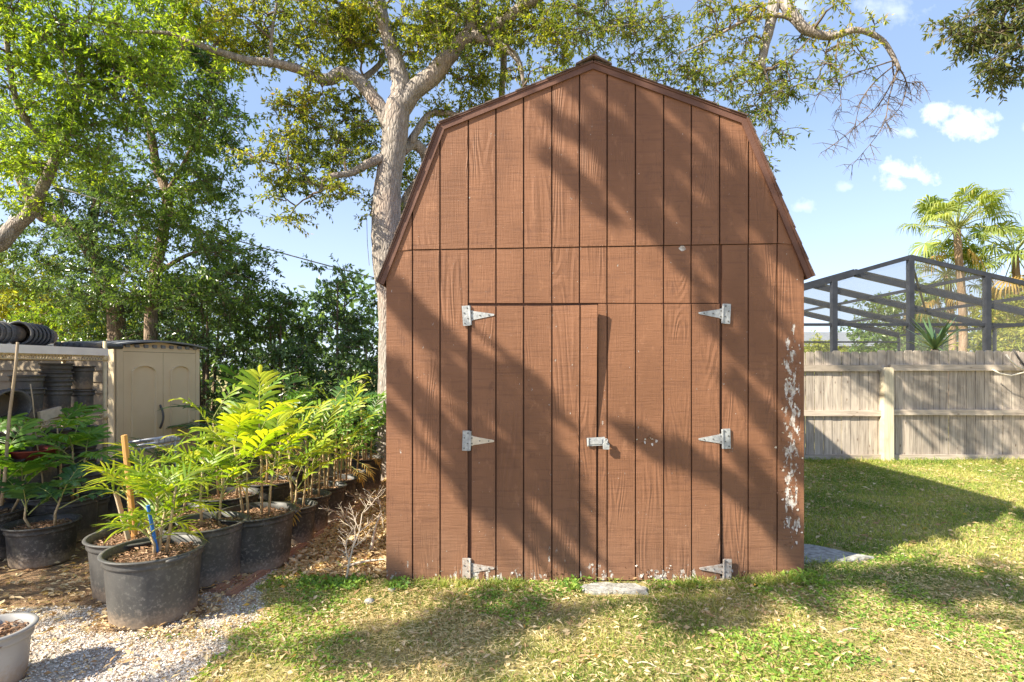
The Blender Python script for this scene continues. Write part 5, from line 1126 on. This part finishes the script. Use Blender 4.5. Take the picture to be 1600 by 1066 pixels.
# big tree out of frame at left: its limbs and leaves throw the streaked shade on the shed front
def shade_tree():
    T = Tree('shade_tree', (-13.2, .9, 0), 'tall tree out of frame at left whose limbs cast the streaked shadows', seed=31, bark=M_BARK)
    k = LIGHT / LIGHT.x; T0 = 5.0
    def back(px, py, t): return Vector((FX(px), FY, FZ(py))) - k * t
    def gback(px, py, t): return Vector(tuple(G(px, py))) - k * t
    T.limb([((-13.2, .9, -.1), .3), ((-13.2, .9, 4), .24), ((-13.0, .9, 8), .2), ((-12.6, .9, 11.5), .15), ((-12.2, .8, 13.5), .08)], 'trunk', 12)
    rng = T.r
    def streak(pts, rad=.05, leafr=.13, dens=2.0, lead=None, t=T0):
        q = [(back(a, b, t), rad * (1 - .5 * i / len(pts))) for i, (a, b) in enumerate(pts)]
        if lead: q = [(back(a, b, t + dt), rad * 1.3) for (a, b, dt) in lead] + q
        T.limb(q, 'limb', 7, 4); nlead = len(lead) * 4 if lead else 0
        sp = smooth_path(q, 4)[nlead:]
        for (p, _), (p2, _) in zip(sp[:-1], sp[1:]):
            for _ in range(int(rng.poisson(dens))):
                T.spray(p.lerp(p2, rng.random()) + Vector(rng.normal(0, leafr * .42, 3)), rad=leafr + .045, nt=5, nl=8, L=.05, W=.03, connect=False)
    up1 = [(300, -500, 3.5), (600, -150, 2), (780, 20, .5)]
    def cr(l): return [(578 + a / 1.2176, 62 + b / 1.2176) for a, b in l]
    def off(l, dx, dy=0): return [(a + dx, b + dy) for a, b in l]
    A_ = [(365, 60), (430, 130), (500, 200), (560, 270), (615, 340), (665, 430), (710, 530), (770, 610), (830, 690)]
    streak(cr(A_), .042, .03, 1.8, up1)
    streak(cr(off(A_[:6], 50, -12)), .036, .03, 1.3); streak(cr(off(A_[:5], 98, -6)), .034, .03, 1.2); streak(cr(off(A_[2:8], -50, 24)), .024, .02, .6); streak(cr(off(A_[3:], 62, -6)), .034, .025, 1.0)
    streak(cr([(620, 120), (670, 190), (715, 260), (765, 330), (810, 410)]), .036, .03, 1.2); streak(cr([(560, 100), (640, 190), (700, 300)]), .02, .02, .5)
    streak(cr([(450, 190), (495, 260), (540, 330), (580, 390)]), .02, .02, .6)
    streak(cr([(700, 470), (745, 540), (790, 600), (835, 650)]), .03, .025, 1.0)
    B_ = [(20, 450), (90, 515), (160, 575), (230, 635), (290, 695), (340, 760), (380, 830), (405, 880)]
    streak(cr(B_), .045, .03, 2.0, [(100, 0, 2), (400, 280, 1)]); streak(cr(off(B_[:5], 6, 44)), .03, .02, .8); streak(cr(off(B_[3:], -30, 26)), .026, .02, .7); streak(cr(off(B_[2:6], 36, -26)), .018, .02, .5)
    C_ = [(20, 610), (80, 665), (150, 740), (200, 800), (250, 850), (320, 925), (390, 1005)]
    streak(cr(C_), .045, .03, 2.0, [(50, 80, 2), (350, 340, 1)]); streak(cr(off(C_[2:], 56, -8)), .036, .03, 1.3); streak(cr(off(C_[:5], -20, 58)), .024, .02, .6); streak(cr(off(C_[3:], -36, 20)), .026, .02, .7)
    streak(cr([(510, 770), (570, 785), (630, 810), (690, 850), (740, 900), (800, 950)]), .035, .035, 2.4)
    streak(cr([(680, 570), (730, 600), (780, 660), (840, 720)]), .035, .035, 2.4)
    streak(cr([(700, 650), (740, 700), (790, 770), (830, 830)]), .03, .03, 2.0)
    streak(cr([(720, 800), (750, 850), (780, 900), (820, 960)]), .03, .03, 2.0)
    streak(cr([(350, 140), (375, 165), (390, 185)]), .014, .03, .8)
    for _ in range(13):
        a = rng.uniform(360, 820); b = rng.uniform(120, 620) if a > 480 else rng.uniform(150, 260); sl = rng.uniform(1.1, 1.7); Ls = rng.uniform(70, 190)
        if a < 620 and b > 420: continue
        streak(cr([(a + Ls * k / 4 / sl, b + Ls * k / 4 + rng.normal(0, 5)) for k in range(5)]), rng.uniform(.014, .035), .03, .7)
    for _ in range(8):
        a = rng.uniform(20, 330); b = rng.uniform(430, 640) + a * .9; Ls = rng.uniform(70, 170)
        streak(cr([(a + Ls * k / 4 * .75, b + Ls * k / 4 + rng.normal(0, 5)) for k in range(5)]), rng.uniform(.012, .028), .03, .6)
    for (px, py, n, s_) in [(600, 990, 3, .14), (660, 1000, 4, .15), (730, 985, 5, .16), (800, 975, 5, .16), (855, 960, 3, .12), (1090, 970, 5, .10), (1060, 940, 3, .1), (1150, 930, 4, .13), (1230, 925, 4, .14), (1320, 915, 5, .15), (1400, 925, 6, .16), (1480, 915, 6, .16), (1560, 930, 6, .16), (1600, 915, 4, .15), (50, 925, 6, .2), (130, 945, 3, .14), (330, 1035, 2, .1), (640, 905, 2, .08), (760, 930, 2, .1), (480, 940, 2, .08)]:
        c = gback(px, py, 8.6)
        for _ in range(int(n * 1.8)): T.spray(c + Vector(rng.normal(0, s_ * .85, 3)), rad=.17, nt=7, nl=10, L=.075, W=.038, connect=True)
    T.done(LF_OAKR)
shade_tree()
# lower bushy tree at left out of frame: keeps the shelf in shade
def side_bush():
    T = Tree('leafy_tree', (-8.3, 3.6, 0), 'bushy tree out of frame at left that shades the wire shelf', seed=41)
    T.limb([((-8.3, 3.6, -.05), .14), ((-8.3, 3.6, 2), .1), ((-8.2, 3.7, 4), .05)], 'trunk', 8); r = T.r
    for _ in range(330):
        a = r.uniform(-1, 1, 3)
        T.spray((-8.6 + a[0] * 1.0, 4.1 + a[1] * 2.1, 2.6 + a[2] * 1.55), rad=.45, nt=8, nl=12, L=.11, W=.055, connect=False)
    T.done(LF_MID)
side_bush()

# dead twiggy branches beside the shed
def dead(p0, d0, L, rad, lev, seed, label):
    r = random.Random(seed); m = MB()
    def rec(p, d, L, rad, lev):
        pts = [p]; q = p; dd = d
        for i in range(4): q = q + dd * L / 4; dd = (dd + Vector((r.uniform(-.25, .25), r.uniform(-.25, .25), r.uniform(-.15, .15)))).normalized(); pts.append(q)
        m.tube(pts, [rad * (1 - .15 * i) for i in range(5)], 6)
        if lev > 0:
            for i in range(1, 5):
                for _ in range(2): rec(pts[i], (dd + Vector((r.uniform(-1.2, 1), r.uniform(-.8, .8), r.uniform(-.5, .6)))).normalized(), L * r.uniform(.3, .5), rad * .5, lev - 1)
    rec(p0, d0.normalized(), L, rad, lev)
    tag(m.build('dead_branch', M_DEADTWIG, smooth=True), label, 'dead branch', 'dead branches beside the shed')
dead(G(540, 912), Vector((.15, .05, 1)), .5, .009, 2, 5, 'tall upright bleached dead branch with twigs at the left of the litter')
dead(G(592, 800) + Vector((0, 0, .12)), Vector((-1, .05, .12)), .36, .011, 2, 6, 'twiggy pale dead branch reaching left from the shed wall')
dead(G(560, 850), Vector((-.3, 0, .8)), .35, .009, 2, 7, 'small twiggy grey branch standing between the pots and shed wall')
dead(G(578, 865), Vector((.25, 0, 1)), .34, .018, 0, 8, 'thick short pale dead stem leaning on the shed corner')
dead(G(535, 893) + Vector((0, 0, .03)), Vector((.8, .2, .2)), .4, .013, 0, 9, 'pale dead branch lying low across the leaf litter')
dead(G(600, 835) + Vector((0, 0, .05)), Vector((-.2, .1, 1)), .3, .008, 1, 10, 'thin dead twig standing close to the shed wall')
def stick(a, b, rad, label):
    m = MB(); pts = [a.lerp(b, t) + Vector((0, .02 * math.sin(t * 5), .012 + .008 * math.sin(t * 7))) for t in np.linspace(0, 1, 8)]; m.tube(pts, [rad * (1.1 - .5 * t) for t in np.linspace(0, 1, 8)], 6); tag(m.build('fallen_stick', M_DEADTWIG, smooth=True), label, 'stick')
stick(G(1450, 990), G(1590, 1060), .006, 'long thin pale stick lying in the lawn at lower right'); stick(G(1310, 992), G(1390, 985), .006, 'short pale stick lying in the lawn right of the weeds'); stick(G(995, 1040), G(1060, 1055), .004, 'thin dry twig in the foreground lawn')

# ------------------------------------------------------------------ palms and trees beyond the cage
def fan_leaf(m, c, d, R, r, droop=.5, nseg=26):
    d = d.normalized(); s = d.cross(Vector((0, 0, 1))); s = s.normalized() if s.length > .01 else Vector((1, 0, 0)); up = s.cross(d).normalized(); 
    for k in range(nseg):
        a = math.radians(-115 + 230 * k / (nseg - 1)); dv = (d * math.cos(a) + s * math.sin(a) + up * .12 * r.uniform(-1, 1)).normalized(); L = R * (1 - .25 * abs(a) / 2) * r.uniform(.85, 1.1); w = R * .042
        sd = dv.cross(up).normalized(); p1 = c + dv * L * .55; p2 = c + dv * L * .8 + Vector((0, 0, -droop * L * .15)); p3 = c + dv * L * .93 + Vector((0, 0, -droop * L * .55))
        m.add([c, p1 + sd * w - up * .0, p1 - sd * w, p2 + sd * w * .5, p2 - sd * w * .5, p3], [(0, 1, 2), (1, 3, 4, 2), (3, 5, 4)])
def fan_palm(x, y, zc, R, n, label, seed, name='fan_palm', skirt=10, leaf=None):
    t = thing(name, (x, y, 0), label, 'palm tree', 'fan palms beyond the pool enclosure'); r = random.Random(seed)
    m = MB(); pts = [(x + .15 * math.sin(k * .5), y, zc * k / 8) for k in range(9)]; m.tube(pts, [.16 - .004 * k for k in range(9)], 12); m.build('trunk', M_PALMTRUNK, t, smooth=True)
    top = Vector((pts[-1][0], y, zc)); m = MB(); md = MB()
    for k in range(n + skirt):
        dry = k >= n; a = 2.4 * k + r.uniform(-.2, .2); el = r.uniform(-.6, 1.6) if not dry else r.uniform(-1.7, -.7); d = Vector((math.cos(a), math.sin(a), el)).normalized(); Lp = R * r.uniform(.5, .72); mm = md if dry else m
        tip = top + d * Lp + Vector((0, 0, -.08 * Lp)); mm.cur = 1; mm.tube([top, top + d * Lp * .5 + Vector((0, 0, .03)), tip], [.03, .02, .014], 5); mm.cur = 0
        fan_leaf(mm, tip, (d + Vector((r.uniform(-.5, .5), r.uniform(-.8, .3), r.uniform(-.6, .2)))).normalized(), R * r.uniform(.30, .42), r, droop=1.0 if not dry else 1.3)
    m.build('crown', [leaf or LF_PALM, M_STEMG], t)
    if skirt: md.build('dry_skirt', [LF_PALMDRY, M_STEMG], t)
fan_palm(18.1, 22, 7.2, 2.2, 34, 'taller fan palm with round open crown against the sky beyond the pool enclosure', 61, skirt=2)
fan_palm(20.9, 22.5, 6.3, 2.3, 30, 'lower fan palm with orange dead fronds right of the taller palm', 62, skirt=5)
fan_palm(18.9, 23.5, 5.6, 1.9, 28, 'short fan palm under the taller palm seen through the screen', 63, skirt=5)
def far_tree(x, y, h, w, label, leaf, seed, n=50, cat='tree'):
    s = Tree('garden_tree', (x, y, 0), label, cat, seed, group='trees beyond the pool enclosure'); s.limb([((x, y, 0), .2), ((x + .1, y, h * .4), .14), ((x, y, h * .8), .06)], 'trunk', 8); r = s.r
    for _ in range(n):
        a = r.uniform(-1, 1, 3)
        while (a ** 2).sum() > 1: a = r.uniform(-1, 1, 3)
        s.spray((x + a[0] * w, y + a[1] * w * .7, h * .62 + a[2] * h * .36), rad=.8, nt=8, nl=14, L=.2, W=.09, connect=False)
    s.done(leaf)
far_tree(19.9, 21.0, 4.6, 1.7, 'bushy yellow-green tree right under the fan palms', LF_BRIGHTBACK, 77, 46)
far_tree(19.5, 27, 5.6, 2.8, 'dark round tree behind the screen right of the second cage post', LF_MID, 71, 70)
far_tree(25.5, 28, 6.2, 2.8, 'yellow-green tree at the right edge beyond the screen', LF_BRIGHTBACK, 72, 60)
far_tree(23, 30, 4.2, 2.6, 'low bright tree between the palms near the fence top', LF_BRIGHTBACK, 73, 50)
far_tree(16.5, 31, 3.2, 2.6, 'low sunny shrub behind the screen near the first cage posts', LF_BRIGHTBACK, 74, 40)
far_tree(29.5, 31, 5.0, 3.0, 'broad tree at the far right beyond the fence', LF_MID, 75, 50)
far_tree(20, 33, 2.9, 3.2, 'wide low shrub seen just over the fence', LF_BRIGHTBACK, 76, 40)
def yucca(x, y, z, label, seed, R=.8, n=46):
    t = thing('yucca', (x, y, 0), label, 'yucca'); r = random.Random(seed); m = MB(); m.tube([(x, y, 0), (x + .03, y, z)], [.09, .07], 9); m.build('trunk', M_BARK, t, smooth=True); m = MB()
    for k in range(n):
        a = 2.4 * k; el = r.uniform(-.15, 1.9); d = Vector((math.cos(a), math.sin(a), el)).normalized(); s = d.cross(Vector((0, 0, 1))).normalized() if abs(d.z) < .99 else Vector((1, 0, 0)); L = R * r.uniform(.7, 1.1); c = Vector((x + .03, y, z))
        p1 = c + d * L * .5; p2 = c + d * L + Vector((0, 0, -.1 * L)); w = .03; m.add([c - s * w * .6, c + s * w * .6, p1 + s * w, p1 - s * w, p2], [(0, 1, 2, 3), (3, 2, 4)])
    m.build('leaves', LF_YUCCA, t)
yucca(8.75, 11.3, 1.95, 'spiky dark green yucca rising just behind the fence before the middle cage post', 81, .9)
def house():
    t = thing('neighbour_house', (17, 38, 0), 'low white neighbouring house glimpsed through the pool screen over the fence', 'house')
    m = MB(); m.box((19, 38, 1.5), (20, 6, 3.0)); m.build('wall', M_WHITE, t)
    m = MB(); m.prism([(34, 2.95), (41.6, 2.95), (38, 4.1)], 8.5, 29.5, lambda u, v, w: (w, u, v)); m.build('roof', M_ROOFG, t)
    for x in (13, 17, 22, 26):
        m = MB(); m.box((x, 34.98, 1.7), (1.4, .06, 1.1)); f_ = m.build('window', M_DARK, t)
        g = MB(); g.box((x, 34.94, 1.7), (.05, .04, 1.08)); g.build('mullion', M_WHITE, f_)
house()
# overhead cable
m = MB(); pts = []
for k in range(25):
    s_ = k / 24; a = P(-60, 246, 9.0); b = P(700, 463, 12.0); q = a.lerp(b, s_); q.z -= .35 * s_ * (1 - s_); pts.append(q)
m.tube(pts, .012, 6); tag(m.build('overhead_cable', M_WIRE, smooth=True), 'thin pale overhead cable sloping down from the left edge toward the big trunk', 'cable')
m = MB(); m.tube([P(573, 340, 7.6), P(574, 380, 7.6), P(577, 415, 7.6)], .004, 4); tag(m.build('hanging_vine', M_TWIG), 'thin bare vine hanging beside the big trunk', 'vine')
print('polys', sum(len(o.data.polygons) for o in bpy.data.objects if o.type == 'MESH'))
